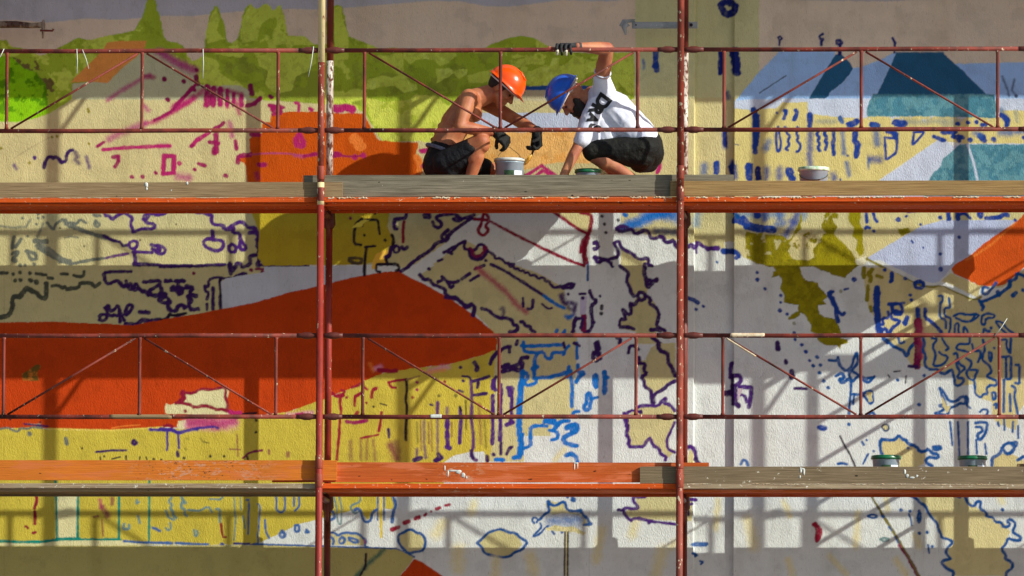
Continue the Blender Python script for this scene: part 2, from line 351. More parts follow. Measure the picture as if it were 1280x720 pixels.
MURAL = """
@0,0,1
f white -200,-120 1480,-120 1480,840 -200,840
f hill -200,-120 795,-120 795,125 -200,125
g slate -200,28 20,25 60,28 110,23 150,25 200,20 240,20 300,14 360,11 410,12 440,9 500,4 540,1 575,2 610,8 640,8 680,3 700,0 760,2 795,-2 795,-120 -200,-120
f cream -200,125 794,125 794,-120 950,-120 950,330 -200,332
f pink 949,-120 1480,-120 1480,140 949,140
g slate2 949,-120 1480,-120 1480,3 1200,-2 1100,2 1000,0 949,-4
f creamdk 794,-120 949,-120 949,122 794,122
f cream 868,130 949,122 949,300 868,300
f cream -200,330 330,330 330,410 -200,410
n leafd>leafl,.54,26,3 -200,55 0,50 8,50 14,58 28,60 35,62 50,70 70,62 85,54 92,49 100,47 108,50 118,49 130,45 150,42 168,38 173,30 178,20 183,2 186,-5 190,-5 195,2 197,12 200,20 202,32 205,45 210,52 222,53 229,58 234,68 240,76 245,75 255,70 256,50 258,40 262,20 268,8 271,7 275,15 280,28 282,42 284,52 290,54 297,48 300,40 303,20 308,8 313,4 318,9 322,12 328,6 333,4 338,8 342,13 347,7 351,6 356,22 360,44 375,47 392,55 408,55 408,24 413,10 421,5 427,8 431,20 433,36 436,45 448,50 462,56 474,61 490,59 520,63 560,62 600,63 612,56 625,51 640,46 655,45 668,48 682,56 700,64 730,66 760,67 793,72 793,124 760,130 700,118 655,108 640,140 600,168 560,175 478,178 470,165 455,140 400,132 350,130 300,124 262,110 247,106 240,120 90,130 62,142 45,148 20,153 0,152 -200,152
n leafdk2>leafd,.5,10,8 0,70 20,72 45,72 50,85 62,95 72,110 60,120 40,105 20,80
n lime2>lime,.42,14,9 -200,75 12,70 30,85 45,90 58,108 60,140 45,148 20,153 -200,152
n leafd2>leafd,.5,22,5 270,68 300,72 330,70 345,90 340,112 310,112 290,95 270,85
n leafd2>leafd,.5,26,11 440,66 560,66 620,66 640,80 600,130 560,140 540,150 440,130
n leafd2>leafd,.6,22,12 345,118 375,90 400,88 400,134 350,130
n leafd>leafl,.5,20,14 560,100 640,80 700,82 793,100 793,122 655,110
@400,0,5.333
n leafl>leafll,.62,12,301 560,350 900,350 915,375 870,395 850,425 800,440 760,400 700,395 640,400 600,430 560,390
n leafl>leafll,.62,12,302 770,460 860,455 890,475 930,462 985,460 975,500 930,530 890,490 840,520 780,555
n leafl>leafll,.7,12,303 320,530 420,500 480,520 560,480 600,550 640,560 650,600 560,620 500,570 400,580 350,600 310,590
n leafl>leafll,.7,12,304 380,365 440,375 500,350 560,360 560,470 520,500 460,440 400,410
n leafl>leafll,.7,12,305 90,60 140,40 150,120 190,240 190,400 150,400 100,330
n leafl>leafll,.7,12,306 150,630 220,590 300,600 320,660 180,680
@640,0,5.333
n leafl>leafll,.58,12,307 90,480 140,470 200,440 250,440 270,390 320,385 310,440 350,430 420,370 470,430 560,400 560,470 480,500 430,560 240,570 90,560
n leafd>leafl,.4,12,308 -20,400 100,370 90,440 0,460
n leafl>leafll,.8,12,309 650,350 815,350 820,640 780,620 700,540 650,480
@200,0,5.333
n leafl>leafll,.75,12,310 240,400 290,370 380,400 400,440 380,470 480,540 520,540 560,575 540,610 300,560 245,470
n leafl>leafll,.75,12,311 640,370 760,350 1040,360 1040,420 980,470 900,520 880,600 820,620 760,620 700,560 720,470 660,440
n leafl>leafll,.75,12,312 540,200 560,110 600,25 640,60 700,35 735,120 690,150 660,200 650,270 580,280
n leafl>leafll,.75,12,313 750,230 790,110 800,40 830,110 800,200 850,240 960,240 1040,300 760,300
n leafl>leafll,.75,12,314 310,240 330,130 370,50 400,130 380,200 420,260 320,290
@0,0,1
n limed>limel,.40,20,21 455,122 480,127 510,125 520,118 545,120 560,132 600,120 600,176 478,178 470,165
f roofbr 88,103 108,83 128,63 134,53 150,51 183,51 182,58 170,72 150,88 134,104 112,102
f greycream 90,105 112,102 134,104 152,86 172,70 181,62 200,64 222,76 245,89 247,106 275,108 280,106 300,107 312,113 312,122 345,128 345,150 90,150
f cream 0,152 20,153 45,148 62,142 90,124 345,126 400,130 414,131 414,250 0,250
f cream -200,150 2,152 2,250 -200,250
f cream 414,130 440,132 457,142 468,162 477,178 528,176 528,262 414,262
@200,110,5.333
f orange 600,760 580,620 572,520 555,495 520,490 520,460 560,455 600,440 600,400 595,340 630,310 680,300 680,240 700,228 735,228 740,172 790,165 830,162 860,158 1040,158 1160,168 1280,172 1300,760
@400,130,6
f orange -20,70 180,70 250,66 320,72 345,100 370,150 395,200 420,240 445,275 500,275 560,285 640,288 730,285 735,330 715,380 740,400 745,470 760,540 760,760 -20,760
S orangel 10 260,260 300,310
S orangel 6 720,400 742,420 750,500
@0,0,1
f bluest 655,108 700,106 745,108 745,112 700,112 655,114
f creamg 640,113 748,112 740,142 610,142
f cream 600,125 740,128 735,142 590,142
f paleblue 585,141 750,141 750,166 600,166
n peach>peachl,.4,22,31 560,166 750,164 748,196 735,206 700,203 675,207 640,218 560,218
f cream 675,206 700,203 738,205 752,190 793,190 793,262 500,262 655,218
f cream 793,122 870,122 870,262 740,262 740,166 793,140
S mag 3 655,221 677,207 698,222
S mag 3 668,221 678,213 690,221
S mag 3 525,188 531,188 540,185
d mag 2.6 530,207 540,200
S mag 4 822,215 825,205
@400,130,6
S mag 4 115,40 150,38
S mag 5 190,35 240,40
S mag 4 110,385 140,380
d mag 3.4 325,385 260,397
s magd 1.6 130,385 230,395 300,390
d mag 3 760,352 785,350 778,465
@0,0,5.333
A maga 4 720,665 800,610 870,570 950,520 1000,500
A magd 4 960,505 1025,515
A maga 7 1060,345 1130,390 1210,435 1280,470
d magdk 3 1095,525 1225,542 1118,662
A mag 5 1150,715 1210,690 1280,650
s magd 3 1170,700 1240,630 1285,580
@200,0,5.333
A maga 6 0,345 60,380 140,425 240,468
d magdk 2.6 30,525 160,542 50,662 240,465 230,600
S magdk 4 240,510 250,560
s magd 3 240,560 170,640 120,700
A mag 5 290,600 200,670 110,715
S magd 5.5 318,580 312,700
S magd 5 358,590 354,695
S magd 5 402,590 402,695
S magd 4 450,605 448,700
S magd 3.5 492,625 490,700
S magd 4 542,640 545,700
A magd 4 310,585 420,600
A magd 4 450,605 545,630
S magdk 5 602,575 612,625
S magd 4 580,705 630,690 670,655
S magdk 4 735,640 745,650
@200,110,5.333
A mag 4 312,60 308,120
A mag 3 355,60 358,125
A mag 3 405,70 408,120
A mag 3 450,60 450,130
A mag 4 500,80 520,150 530,170
A mag 4 540,50 535,130
S magd 3.6 730,115 820,130
S magd 6 760,130 765,165
S magd 6 790,130 800,160
s mag 3 905,100 925,105 925,150
d mag 2.6 1000,140 1010,145
S mag 7 1170,135 1215,135
S mag 7 1240,130 1280,140
A mag 2.5 200,95 140,130 60,170 0,200
s magd 3.6 365,270 400,255 425,232
S mag 4 210,385 250,345 310,310 330,290
S magd 5 375,310 375,420
S magd 4 330,360 390,370
S magd 5 360,410 365,430
A maga 5 465,235 480,320
S magd 3.6 503,355 510,405
S magd 4 520,495 520,460 540,450 600,445
s maga 1.2 600,445 700,435 850,435 930,450 1050,450
S magd 4 610,310 660,312
S mag 5 905,340 930,315 955,360 950,385 910,380 910,350
A maga 3 900,450 950,455
S magd 3 960,455 1040,440
S magd 4 660,512 700,510
A magd 4 645,570 650,600
S magd 5 1160,445 1195,445
S magd 3.4 30,460 25,570 85,565 90,455 30,460
d mag 2.8 128,500
A maga 7 125,590 190,600
d magd 2.8 230,543 437,585
s magd 3.4 260,505 298,518
A maga 4 -10,385 60,388
@0,110,5.333
A mag 4 1285,80 1200,130 1120,180 1040,220 960,240
s magd 2.6 1290,5 1230,60 1180,110 1150,150 1090,185 1030,215
A maga 6 960,240 880,270 800,300 730,340
s magd 3 650,390 690,362
s mag 3.4 685,412 800,400 950,392 1060,388 1130,385
A maga 4 960,120 990,150
d magdk 2.6 1118,75
S magd 3.4 755,460 790,455 790,490 765,525
d magd 2.6 878,590 950,590 1037,565 1275,385
A purp 3 95,510 110,540
d purp 2.4 230,463
d olive 1.6 195,497 345,325 592,370 585,140 590,155 378,322 5,400
s purpd 3.4 295,530 300,490 325,458 345,460 355,470
s purpd 3.6 370,460 400,480 410,495
s purpd 3 415,490 440,490 445,440 465,415 485,412
A purpd 4 500,430 515,455 500,480 525,500
A purp 3 575,460 595,530
S mag 3.6 1090,450 1085,575 1160,565 1165,452 1090,450
s creamk .8 90,470 200,400 330,330
@840,0,5.333
f bluehi 720,335 1095,335 1080,370 1200,450 1290,440 1290,740 480,740 410,690 480,600 570,490 640,420
f pink 1110,330 1290,330 1290,430 1215,455 1140,385
f bluehi 1290,740 900,740 905,680 1200,460 1290,420
f teald 1090,362 1130,360 1160,392 1195,425 1205,455 1180,500 1120,570 1060,630 990,680 910,715 905,680 940,610 1000,510
S navy 6 320,30 350,15 400,20 425,45 410,80 375,100 345,80 330,50
A navy 3 345,20 390,5 425,30
S navy 2 716,300 717,270 708,250 720,242 732,255 720,268
s navy 2.4 995,300 995,275 1010,258 990,262 980,240 1005,228
S navy 3 1118,360 1120,300 1100,290 1100,272 1120,268 1132,285 1115,298
S navy 4 325,340 320,490
S navy 8 415,345 430,480
A navy 5 365,620 375,650
s slatek 1 585,620 640,585 700,545 760,505
f navy 318,340 345,340 345,492 315,492
f navy 405,338 440,338 455,485 405,488
@640,0,5.333
A bluea 2.5 875,400 880,460
S blue 5 958,345 960,440
S blue 6 960,440 962,460
@1040,0,5.333
f bluehi 210,440 400,355 430,350 430,740 -20,740 -20,620
f bluehi 800,425 1280,415 1500,415 1500,740 700,740
f pink 170,330 420,330 410,352 330,395 210,440 170,450
A teald 2 430,352 740,352
f teald 430,350 740,352 790,400 860,460 960,560 1090,690 1130,760 240,760 270,690 330,570
s navy 2 415,350 418,290
s navy 2.6 405,255 420,285
A slatek 2 1135,510 1170,600 1180,640
A slatek 2 1215,530 1200,600 1225,640
d slatek 2 1225,640
@1040,110,5.333
f bluelt -400,70 1500,70 1500,150 1140,150 1090,190 250,205 0,190 -400,190
n tealm>teal2,.5,14,41 270,40 1080,40 1100,130 1090,205 240,190 220,170
f bluelt 215,195 1100,205 1100,215 215,210
n creamy>bluelt,.6,7,43 200,190 600,190 1100,200 1100,235 200,235
f creamy -400,190 0,185 200,205 420,222 700,230 1100,215 1130,150 1280,150 1600,150 1600,370 870,370 700,350 320,610 310,640 -400,640
A teald 5 1130,150 1160,200
A greyk 5 470,220 560,230 740,220
A greyk 8 760,235 830,225
f bluelt 320,615 700,350 760,350 800,385 900,370 1600,370 1600,760 200,760
n tealm>teal2,.48,9,45 640,620 670,570 720,530 740,470 790,430 850,375 1600,375 1600,760 600,760
s bluelt 2 905,380 925,440 950,520 970,620
A blue 5 60,205 70,225
S blue 6 110,240 165,232
S blue 6 270,245 300,250
A bluea 6 290,260 300,370
S blue 7 430,235 480,238
S navy 3 830,240 845,240
d blue 2.8 905,228 962,228 1020,245 1000,245 840,238
S blue 5 1130,180 1170,215 1165,245
A greyk 4 1225,160 1235,220
A bluea 3 5,300 15,440
A blue 4 70,300 80,445
s blue 3 10,300 15,340 5,380 10,430
S blue 5.5 155,300 150,340 170,380 160,420 165,450
s blue 3.6 365,290 430,300 430,335
s blue 2.4 350,330 415,335 435,340 430,430 360,480 350,330
s blue 4 400,290 425,330
s blue 2.4 545,295 615,290 600,315 545,375 535,375 545,295
S blue 4 680,325 750,350
S blue 4.5 740,295 820,295
S blue 4.5 810,322 870,330
d blue 3.2 845,345 920,347 1075,343 1010,330
S blue 5 985,320 1015,350
A bluea 5 950,300 990,310
A bluea 6 1120,300 1280,290
d blue 2.6 1275,330
A blue 6 225,470 315,480
A bluea 4 240,490 235,530
A bluea 3.4 95,500 110,580
A blue 7 10,570 30,600
A blue 5 65,580 65,600
d blue 3.4 10,515 155,612
@840,110,5.333
f bluelt 412,85 500,75 860,80 730,95 690,135 600,140 500,140 412,135
f bluehi -50,40 -50,40 -50,40
f bluelt 905,130 920,85 1300,85 1300,200 1120,195 1000,180 905,170
n creamy>greyk,.72,8,47 950,180 1100,190 1100,240 950,240
f creamy 412,138 520,145 600,138 690,138 740,95 905,95 905,180 960,175 1000,182 1130,205 1300,215 1300,650 412,650
A greyk 4 970,225 1080,225
S blue 6 545,150 560,180 560,370
S blue 4.5 550,150 552,395
d blue 3.4 555,425
A blue 5 350,300 355,390
S navy 4 350,300 355,380
A bluea 6 640,360 625,400
s blue 3.4 750,150 765,155 745,205
s blue 4 825,150 835,165 815,210
s blue 2.2 708,260 695,290 695,360 700,420 715,425 725,360 712,290 708,260
s blue 2.4 750,260 770,275 760,300 790,320 770,350 785,380 755,405 770,415
s blue 2.4 835,260 850,275 825,300 845,330 830,350 860,380 850,420 830,425
S blue 5 920,180 920,250
A blue 5.5 922,300 920,380 915,450 925,520
s blue 3.2 975,290 965,310 985,330 970,350 985,375 972,395 985,420
s blue 3.2 1020,290 1015,310 1035,330 1020,350 1035,370 1022,410
s blue 3.6 1075,290 1080,340 1070,370 1078,440
A bluea 4 1138,300 1148,440
S blue 5.5 1222,300 1218,350 1238,380 1228,450
S blue 6 1180,245 1230,225
S bluea 4 1120,200 1135,225
A bluea 6 215,520 215,560
S blue 5.5 297,505 297,565
f navy 375,520 408,480 412,610 385,570
A blue 4 400,490 410,600
A blue 3 420,520 430,600
S blue 7 515,525 515,600
S navy 6 572,545 575,600
A blue 6 632,540 630,595
A blue 6 715,545 715,600
S blue 7 780,555 800,600
A blue 6 1075,580 1080,600
A bluea 4 1165,500 1180,580
s slatek .8 420,375 445,380
@0,250,4
A slate3 2.2 0,130 60,138 130,135 150,100
d slate3 1.7 112,90 190,90 200,55 180,120 137,180 215,85
A slate3 2.4 215,120 185,190
s slate3 2.6 235,115 255,135 268,150 275,125 290,110 320,95 330,130 345,110 380,125 400,95 430,115
S slate3 3 190,70 225,45
s slate3 3 330,100 345,140 370,115
S slate3 4 370,135 430,160 500,180 530,190
s slate3 3 470,75 500,80
s slate3 2.6 475,110 500,120 490,135 470,125 480,105
A slate3 1.6 325,188 360,182 390,188
S slate3 4.5 175,205 235,210
S slate3 5.5 190,230 260,260 300,300 345,310
S slate3 3 205,250 270,290 330,305
A slate3l 3.4 220,225 290,290
S slate3 3 350,320 430,305 520,290
s slate3 3 105,195 75,240 65,220
s slate3 3 70,185 60,240
s slate3 3.4 60,270 90,255 85,275 65,290
s slate3 3 60,300 80,310 75,295
s slate3 3.2 130,255 180,270 180,300 150,295 140,265
d slate3 2.2 100,325 125,325 170,320
d slated 2.4 65,370 100,362 100,400 75,402 150,365
d slated 3 152,402 182,410
s slated 3 -5,365 35,365
s slated 3 180,368 230,375
S slated 3 240,390 262,392
s slated 3 305,370 335,370
s slated 3 370,378 395,385 420,378 420,358
s slated 4.5 -20,590 20,585 50,570 65,530 60,500 75,480 100,485 130,440 150,450 185,465 205,490 230,490 232,420
s slated 3.2 260,430 290,425 310,440 325,435
s slated 3.6 335,445 390,440 405,415 455,415 465,425
s slated 3 475,435 500,415
s purp 3 520,50 525,80 540,75 560,100 575,85 600,70 610,70 615,50
s purp 3.2 610,55 665,90 650,120 665,145 665,165 700,145 770,145 775,120 735,115 715,90 735,65 830,65 840,50
s purp 4 745,60 800,75 830,60
s purp 2.6 715,95 730,100 745,80
S purpd 3 520,180 560,200 600,210 615,230 640,225
s purp 3 665,205 645,215 650,240 670,245 688,230 685,208 665,205
S purp 3 665,260 760,262
s purp 3.4 755,225 790,230 800,260 760,245
s purp 3 790,225 825,240 825,265 800,272 780,260
s purpm 2.6 530,290 570,280 640,268
S purp 3.4 670,260 680,320
S purpd 4 670,320 740,322
S purpd 3 740,322 850,330 960,328
s purpd 3 525,362 560,358 655,358
s purpd 3.4 520,370 525,410 545,420 590,400 600,425 620,435
z purpd 3.6 5 600,420 640,440 700,450 760,475
s purpd 3.2 630,405 640,440 655,410 665,450 680,410 700,450
s purpd 3.6 720,410 800,405 800,420 770,440 745,455 740,475
s purpd 3.4 830,405 855,405
s purpd 3.4 880,405 920,405
s purpd 4 865,440 915,445
s purpd 3.6 890,420 895,470
s purpd 4 770,480 800,470 830,470 820,490 790,500 820,515 850,510
s purpd 3.4 840,520 850,550 880,560 890,530 910,520 930,535
s purpd 3.4 930,440 960,440 945,480 960,510 940,520 955,550
s purpd 3 500,600 495,575 530,570 535,590 520,605 495,600
s purpd 3.4 525,540 545,525 550,560 575,545 590,525 600,560 590,580 570,575
s purpd 3.4 530,545 540,575 565,580
s purpd 3.4 625,570 635,530 655,520 665,535 650,560 630,575
s purpd 3.4 600,610 600,560 620,600
s purpd 3.6 700,560 745,565
s purpd 4 630,622 690,620 705,600 760,605 800,600
s purpd 3 800,605 840,590 850,570 870,580 920,570
d purpd 2 728,555
@200,250,4
s purp 3.4 175,45 180,65 215,60 245,75 262,75 255,100 270,125 315,125 320,145 370,145
s purp 3.4 350,135 380,115 410,108 430,125 445,140 480,140 505,160 500,180
s purp 4 450,165 480,160 500,185 485,200
s purp 3.4 370,140 365,165 400,165 400,200 425,225 430,245 405,250 400,235
s purp 3.4 262,155 265,195 230,195 215,215 235,240 290,255 315,240 320,215 300,200 265,200
s purp 3.4 360,220 340,235 350,262 375,260 382,235 360,220
s purp 3.4 400,210 395,240 420,250
s purpd 3.6 490,200 485,235 505,240 490,270 500,300 480,325 500,325
s purpd 3.4 480,275 445,280 455,310 440,330 410,335
s purpd 4 350,320 360,360 380,330 385,315 405,320
s purpd 3.4 345,325 355,370
S purpd 3 0,335 100,332 200,330 260,325 325,323
s purpd 3.2 375,385 405,370 430,370
s magdk 2.4 480,345 510,345 580,350
d magdk 2.4 168,365 455,350 512,362 570,367
S purpd 3 500,325 620,325 740,325
s magdk 2.6 720,350 722,425
S purpd 2.6 745,345 750,375
S purpd 2.6 765,365 765,415
f cream 728,345 745,345 745,420 728,420
s ink 2.4 610,275 600,300 610,315
s ink 2.2 610,275 640,290 660,270 685,280 720,290 780,275
s ink 3 760,230 790,228
d ink 1.6 530,290 572,285 545,87
s ink 1.4 515,92 560,85 615,85
s ink 2.2 545,125 600,120 590,160 582,215 545,215 545,160
s purpd 2.6 225,440 245,430 240,400 280,385 310,390 350,395
s purpd 3 300,395 305,470 300,500 302,545
s purpd 3.4 265,440 265,545
s purpd 3 225,430 225,455 245,465 235,495
s purpd 2.4 235,520 235,550
s purpd 2.6 340,390 390,395
s purpd 4 55,405 30,405
s purpd 4 80,405 120,405
s purpd 5 70,435 105,470 110,440 60,445
s purpd 4 135,430 170,440 145,465 180,480
s purpd 4 140,480 145,530 160,550 190,545
s purpd 4 0,425 10,450 0,470
s purpd 3.4 15,470 50,500 35,525 45,555 75,555 85,530 115,525 120,540
s ink 2.4 0,600 40,595 45,570 60,580 110,570 130,568
@0,0,1
f lgrey 277,386 276,352 283,348 300,345 325,341 345,335 392,333 455,333 455,345 440,348 400,358 360,367 320,379
S ink 1.4 275,348 277,386
f ochre 312,262 488,262 486,278 492,300 486,322 455,331 330,332 322,322 324,290 318,275
f lgrey 330,334 455,332 455,345 400,357 330,376
f white 560,262 868,262 868,334 560,334
f white 868,302 920,302 945,318 945,334 868,334
f cream 488,262 640,262 600,268 575,285 505,336 490,330 492,300 484,282
f cream 522,346 545,330 583,301 598,308 640,330 672,341 706,360 706,375 712,385 718,405 721,420 722,436 720,460 717,520 690,528 688,545 655,545 655,577 612,577 617,520 617,440 622,425 608,405 578,378 545,358
f cream 700,262 741,262 740,290 730,290
f cream 778,262 850,262 850,300 820,298 795,288 775,282
f creamp 735,250 760,250 760,262 735,262
@0,0,1
f redroof -200,405 0,403 67,402 110,404 140,405 165,407 190,402 230,395 280,386 320,378 360,366 400,357 440,347 480,340 497,337 505,343 540,360 570,378 600,400 617,415 622,425 620,438 600,445 560,456 520,460 480,466 455,478 440,485 410,497 390,505 360,515 320,520 300,523 280,530 250,536 200,534 190,538 130,538 60,536 40,534 0,536 -200,536
f yellow -200,536 0,536 40,534 60,537 130,538 200,535 250,536 280,530 300,523 360,515 410,497 440,485 455,476 480,466 520,460 560,456 600,445 618,438 618,520 612,577 606,580 606,620 490,620 445,632 395,645 360,662 325,678 300,681 -200,681
f white 555,578 566,570 585,565 606,565 608,640 555,640
S yellowl 1.5 206,534 140,538 60,536
@200,410,4
f creamw 30,375 50,385 85,375 105,375 130,360 125,325 170,320 200,305 260,310 330,290 345,320 335,355 345,385 340,415 350,435 30,430 22,400
f creamw 90,465 130,460 140,495 100,510 85,490
s red2 3 80,375 140,378 180,400 215,385 270,400 285,410 310,405 335,415
s red2 2.6 105,330 125,325 170,328 200,305 260,310 320,295 330,310 325,350 340,380 335,410
S red2 5 115,325 120,350 100,370
d red2 2 125,415
A pinkw 10 145,480 200,475 280,480 360,475
A mag 8 150,475 200,470 260,480
A mag 7 290,490 330,480 370,470
S mag 4 350,420 370,430 400,425
s red2 2.6 20,490 45,485 60,495
s blueprp 3 0,505 60,508 90,525 130,515 185,505
s blueprp 2 90,520 95,600
s blueprp 2 38,510 38,590 35,610
s blueprp 2 185,500 225,498 270,492 290,500
d ink 1.6 90,630 120,650 250,640 320,640
S purpd 2.6 88,620 90,640
A olvk 1.6 130,550 140,555
s olvk 1 200,550 215,570 245,575
A olvk 1.4 125,600 130,610
s ink 2 435,640 440,655
s magdk 2 415,650 450,620 510,612
A magdk 1.2 385,530 390,640
A magdk 1.2 345,605 400,608
A magdk 2 543,610 545,630
A magdk 3 640,625 640,640
d ink 1.6 480,520 480,460
S ink 2 415,430 480,425
A pinkw 4 640,435 700,430 760,425
S mag 3 680,435 710,428
@0,410,4
n olvd>ltolv,.5,7,51 110,230 150,205 185,180 205,190 190,220 195,265 115,265
s slate3 2 0,505 40,498 60,510 90,520 100,500 140,505 160,495 210,500
s slate3l 1.4 140,480 180,485 200,480
d slate3 3 147,527
s slate3 3 330,560 332,575
s slate3 3.4 328,555 335,580
s orangel 1 560,500 620,490 700,485
s purpd 2.6 672,560 660,570 670,585 685,575 672,560
s purpd 2 480,620 560,612 630,612
s blueprp 2.6 750,508 830,510 860,512 900,525
s ink 1.4 500,645 502,660
s ink 1.4 560,655 600,645
s ink 1.4 630,640 632,660
s ink 1.2 700,645 698,658
s ink 1.2 730,645 735,658
d ink 1.4 768,655 805,657 50,455
@0,600,4
s red2 3 160,72 185,80 180,120 172,140
s red2 3 175,160 175,220
d red2 1.8 138,238 130,232 175,260 165,265
f creamw 278,65 392,65 392,290 278,295
S teal 2 278,-5 285,290
S teal 2.4 390,70 388,290
S teal 2.2 595,65 595,290
S teal 2 748,-10 745,310
S teal 2.6 0,305 100,310 200,310 280,300
S teal 4 285,298 400,298
S teal 3 400,300 600,300
f creamw -400,315 0,315 200,318 285,305 400,302 600,303 760,318 860,322 500,335 -400,335
S bluea 2.4 620,305 700,312 860,315
S bluea 2.2 880,315 960,320 1040,322
d blue 2.4 1110,322
S navy 2 1170,318 1290,320
A mag 3 500,100 505,140
A magdk 5 515,140 540,180
A magdk 2 470,185 490,180
A magdk 3 560,90 560,120
A magdk 1.6 510,200 515,280
s slt 2 685,100 680,120 695,110
s slt 2 690,180 700,215
s slt 2.6 620,220 615,245 645,245 645,225
s bluea 2.4 765,240 780,245 800,255
s slt 2 850,215 855,240 840,255 830,240
s slt 2 970,250 975,285 990,270 985,255
z slt 2.4 8 850,90 860,160 880,190
z slt 2.4 8 900,80 930,110 900,120 920,150 935,180
s slt 2 830,155 845,190 870,200
s slt 2 940,150 1000,155 1040,130 1060,160
s slt 1.6 1050,95 1100,100 1120,75 1135,68
s slt 2 1080,145 1100,145 1100,210
s red2 2 1105,220 1112,285 1130,285
s slt 1.2 1170,70 1175,180
s slt 1.2 1205,150 1200,70
s bluea 2 1235,100 1262,100
s bluea 1.6 1245,110 1240,270
s slt 1.6 1215,180 1225,240
s slt 1.4 1180,180 1170,300
@320,600,4
f yellow -30,65 690,65 690,150 660,150 600,160 560,200 520,160 490,150 380,180 180,230 60,290 -30,320
f white 480,160 560,205 620,140 690,150 690,330 180,330 40,325 200,235 380,175
f yellowl 608,65 635,65 632,290 620,290
s bluea 1.6 10,120 20,130 15,200 10,330
s bluea 2 45,200 50,260 65,290
s bluea 1.8 100,65 102,150 125,165 145,150 143,65
s bluea 1.8 190,65 190,130
s bluea 1.8 215,65 218,130 195,155
s bluea 2.6 130,255 115,275 130,290 145,280 140,262 125,262
s bluea 2.6 195,228 215,225 215,258 195,258 195,228
s bluea 2.6 252,250 265,262 250,260
s slt 1.6 385,65 405,150 410,215 425,225 430,140 412,65
s bluea 2.6 370,150 390,165 395,190 375,200
s slt 1.8 520,65 522,110 490,120 470,135 490,170 520,155
s bluea 2.6 495,150 510,140 525,160 535,200 555,212 575,200 580,165 600,150
s bluea 1.6 610,65 608,200
s bluea 3 650,65 680,75 695,105 698,130 685,160 680,210
s bluea 1.8 640,65 640,200
f cream 712,270 745,260 770,245 795,255 830,275 848,300 842,335 800,360 765,365 730,345 710,310
s blued 2.4 712,310 710,275 740,262 765,245 785,250 800,262 830,270 848,300 845,335 830,355 790,360 765,368 735,345 712,310
f cream 1105,315 1140,285 1170,258 1225,245 1280,262 1320,290 1330,325 1290,360 1250,382 1180,380 1130,345
s blued 2.4 1105,315 1140,285 1165,260 1200,250 1230,245 1260,262 1300,265 1322,290 1358,310 1330,350 1290,362 1270,382 1220,385 1180,378 1140,365 1130,335 1105,315
f cream 370,265 480,265 520,270 550,300 545,325 370,325
s bluea 2.2 370,262 395,265 410,280 430,265 460,262 480,268 500,265 520,275 535,290 550,300 545,325
s bluea 2.4 430,285 415,300 420,318 440,315 445,295 430,285
s bluea 2.4 465,290 500,295 515,310 495,315 465,300
s bluea 2.4 370,280 390,300 385,320
z redd 3.6 1 680,248 712,235
z redd 3.6 1 742,215 765,205
z redd 3.4 1 795,195 815,185
z redd 2.6 1 843,178 850,170
d redd 1.2 875,157
z redd 3 1 902,145 918,138
z redd 2.4 1 948,128 968,122
S blued 2 -10,322 200,328 400,335 560,340 700,345 790,385
f creamk2 -1800,330 0,326 560,342 700,347 740,360 790,390 720,480 500,800 -1800,800
f redroof 790,395 830,410 940,485 960,500 700,500 730,470
A teald2 4 500,485 560,420 640,350
S ink 2 550,370 548,430 520,480
A olvl 10 900,270 930,220
A olvl 12 1010,350 1010,440
A olvl 8 1090,120 1080,160
A olvl 8 1200,400 1195,480
S blued 1.4 545,330 560,335
A mag 1.5 540,300 545,315
@640,600,4
A olvl 10 90,380 110,460
A olvl 8 450,250 420,400
A olvl 8 600,270 620,200
A olvl 10 750,350 720,470
A olvl 6 1030,100 1020,240
A olvl 9 1180,200 1210,330
A olvl 7 800,330 860,290
f cream 180,150 165,120 185,100 215,110 255,108 265,135 300,160 340,165 370,180 395,215 385,235 350,225 360,200 330,175 260,165 200,175
s blued 2 110,215 98,200 110,185 130,195 125,210
s blued 2.6 135,200 165,170 190,155 178,130 180,100 195,125 220,130 250,108 268,115 275,150 300,155 330,155 345,150
s blued 2.6 345,155 360,180 375,190 385,210 402,222 360,225
s blued 2.4 275,65 278,85
s blued 2.4 300,90 315,95 310,108 298,100
s blued 2 140,215 150,235 115,270 105,285 140,270 165,240 180,230
s blued 2 205,235 200,255 210,270
s blued 1.6 245,250 250,270 265,240
A bluea 10 200,205 330,200
n olvl>cream,.5,5,61 170,240 215,225 260,235 300,230 340,250 370,265 360,280 310,258 270,260 230,255 200,250 180,255
f olvl 262,240 280,240 282,480 262,480
s ink 1.6 265,260 262,480
s ink 1.6 280,260 278,480
f cream 610,65 900,65 900,205 820,205 660,195 610,195 560,165 590,140 630,138
s purp 3 670,65 670,85 640,85 608,82 605,105 620,120 632,142 600,145 570,138 555,150 565,175 595,205 600,195 640,192 680,205 700,205
s purpd 3 530,150 550,152
d purp 2.4 682,212
s purp 2.6 700,208 760,215 830,222
s purp 3.4 870,100 920,98
s purpd 3 870,120 880,130 880,170
s purp 2.4 870,125 900,118
s bluea 2.4 900,322 925,315 975,318
s bluea 2 905,328 970,328
s blued 2.6 905,368 925,375 915,380
s blued 2 940,405 955,410 945,420
@960,600,4
A olvl 5 80,110 110,180
A olvl 5 310,380 390,470
A olvl 6 100,400 120,470
A olvl 6 450,170 440,330
A olvl 5 590,80 595,150
A olvl 6 740,280 755,330
A olvl 6 1160,80 1170,110
A olvl 6 640,400 690,470
s ink 1.8 518,82 545,130 570,175
s olvk 2 580,190 610,235 650,300
s blued 2.4 605,235 620,250
s blued 3 640,285 655,310
S magdk 3.4 660,325 700,385 735,450 750,480
s olvk 1.6 520,85 600,210 690,360 760,490
d blued 2.2 575,182
S redd 4 235,220 250,250 245,300
s redd 3.4 228,222 262,240 265,275 245,305
s blued 2 500,180 525,170 550,182 525,192 500,182
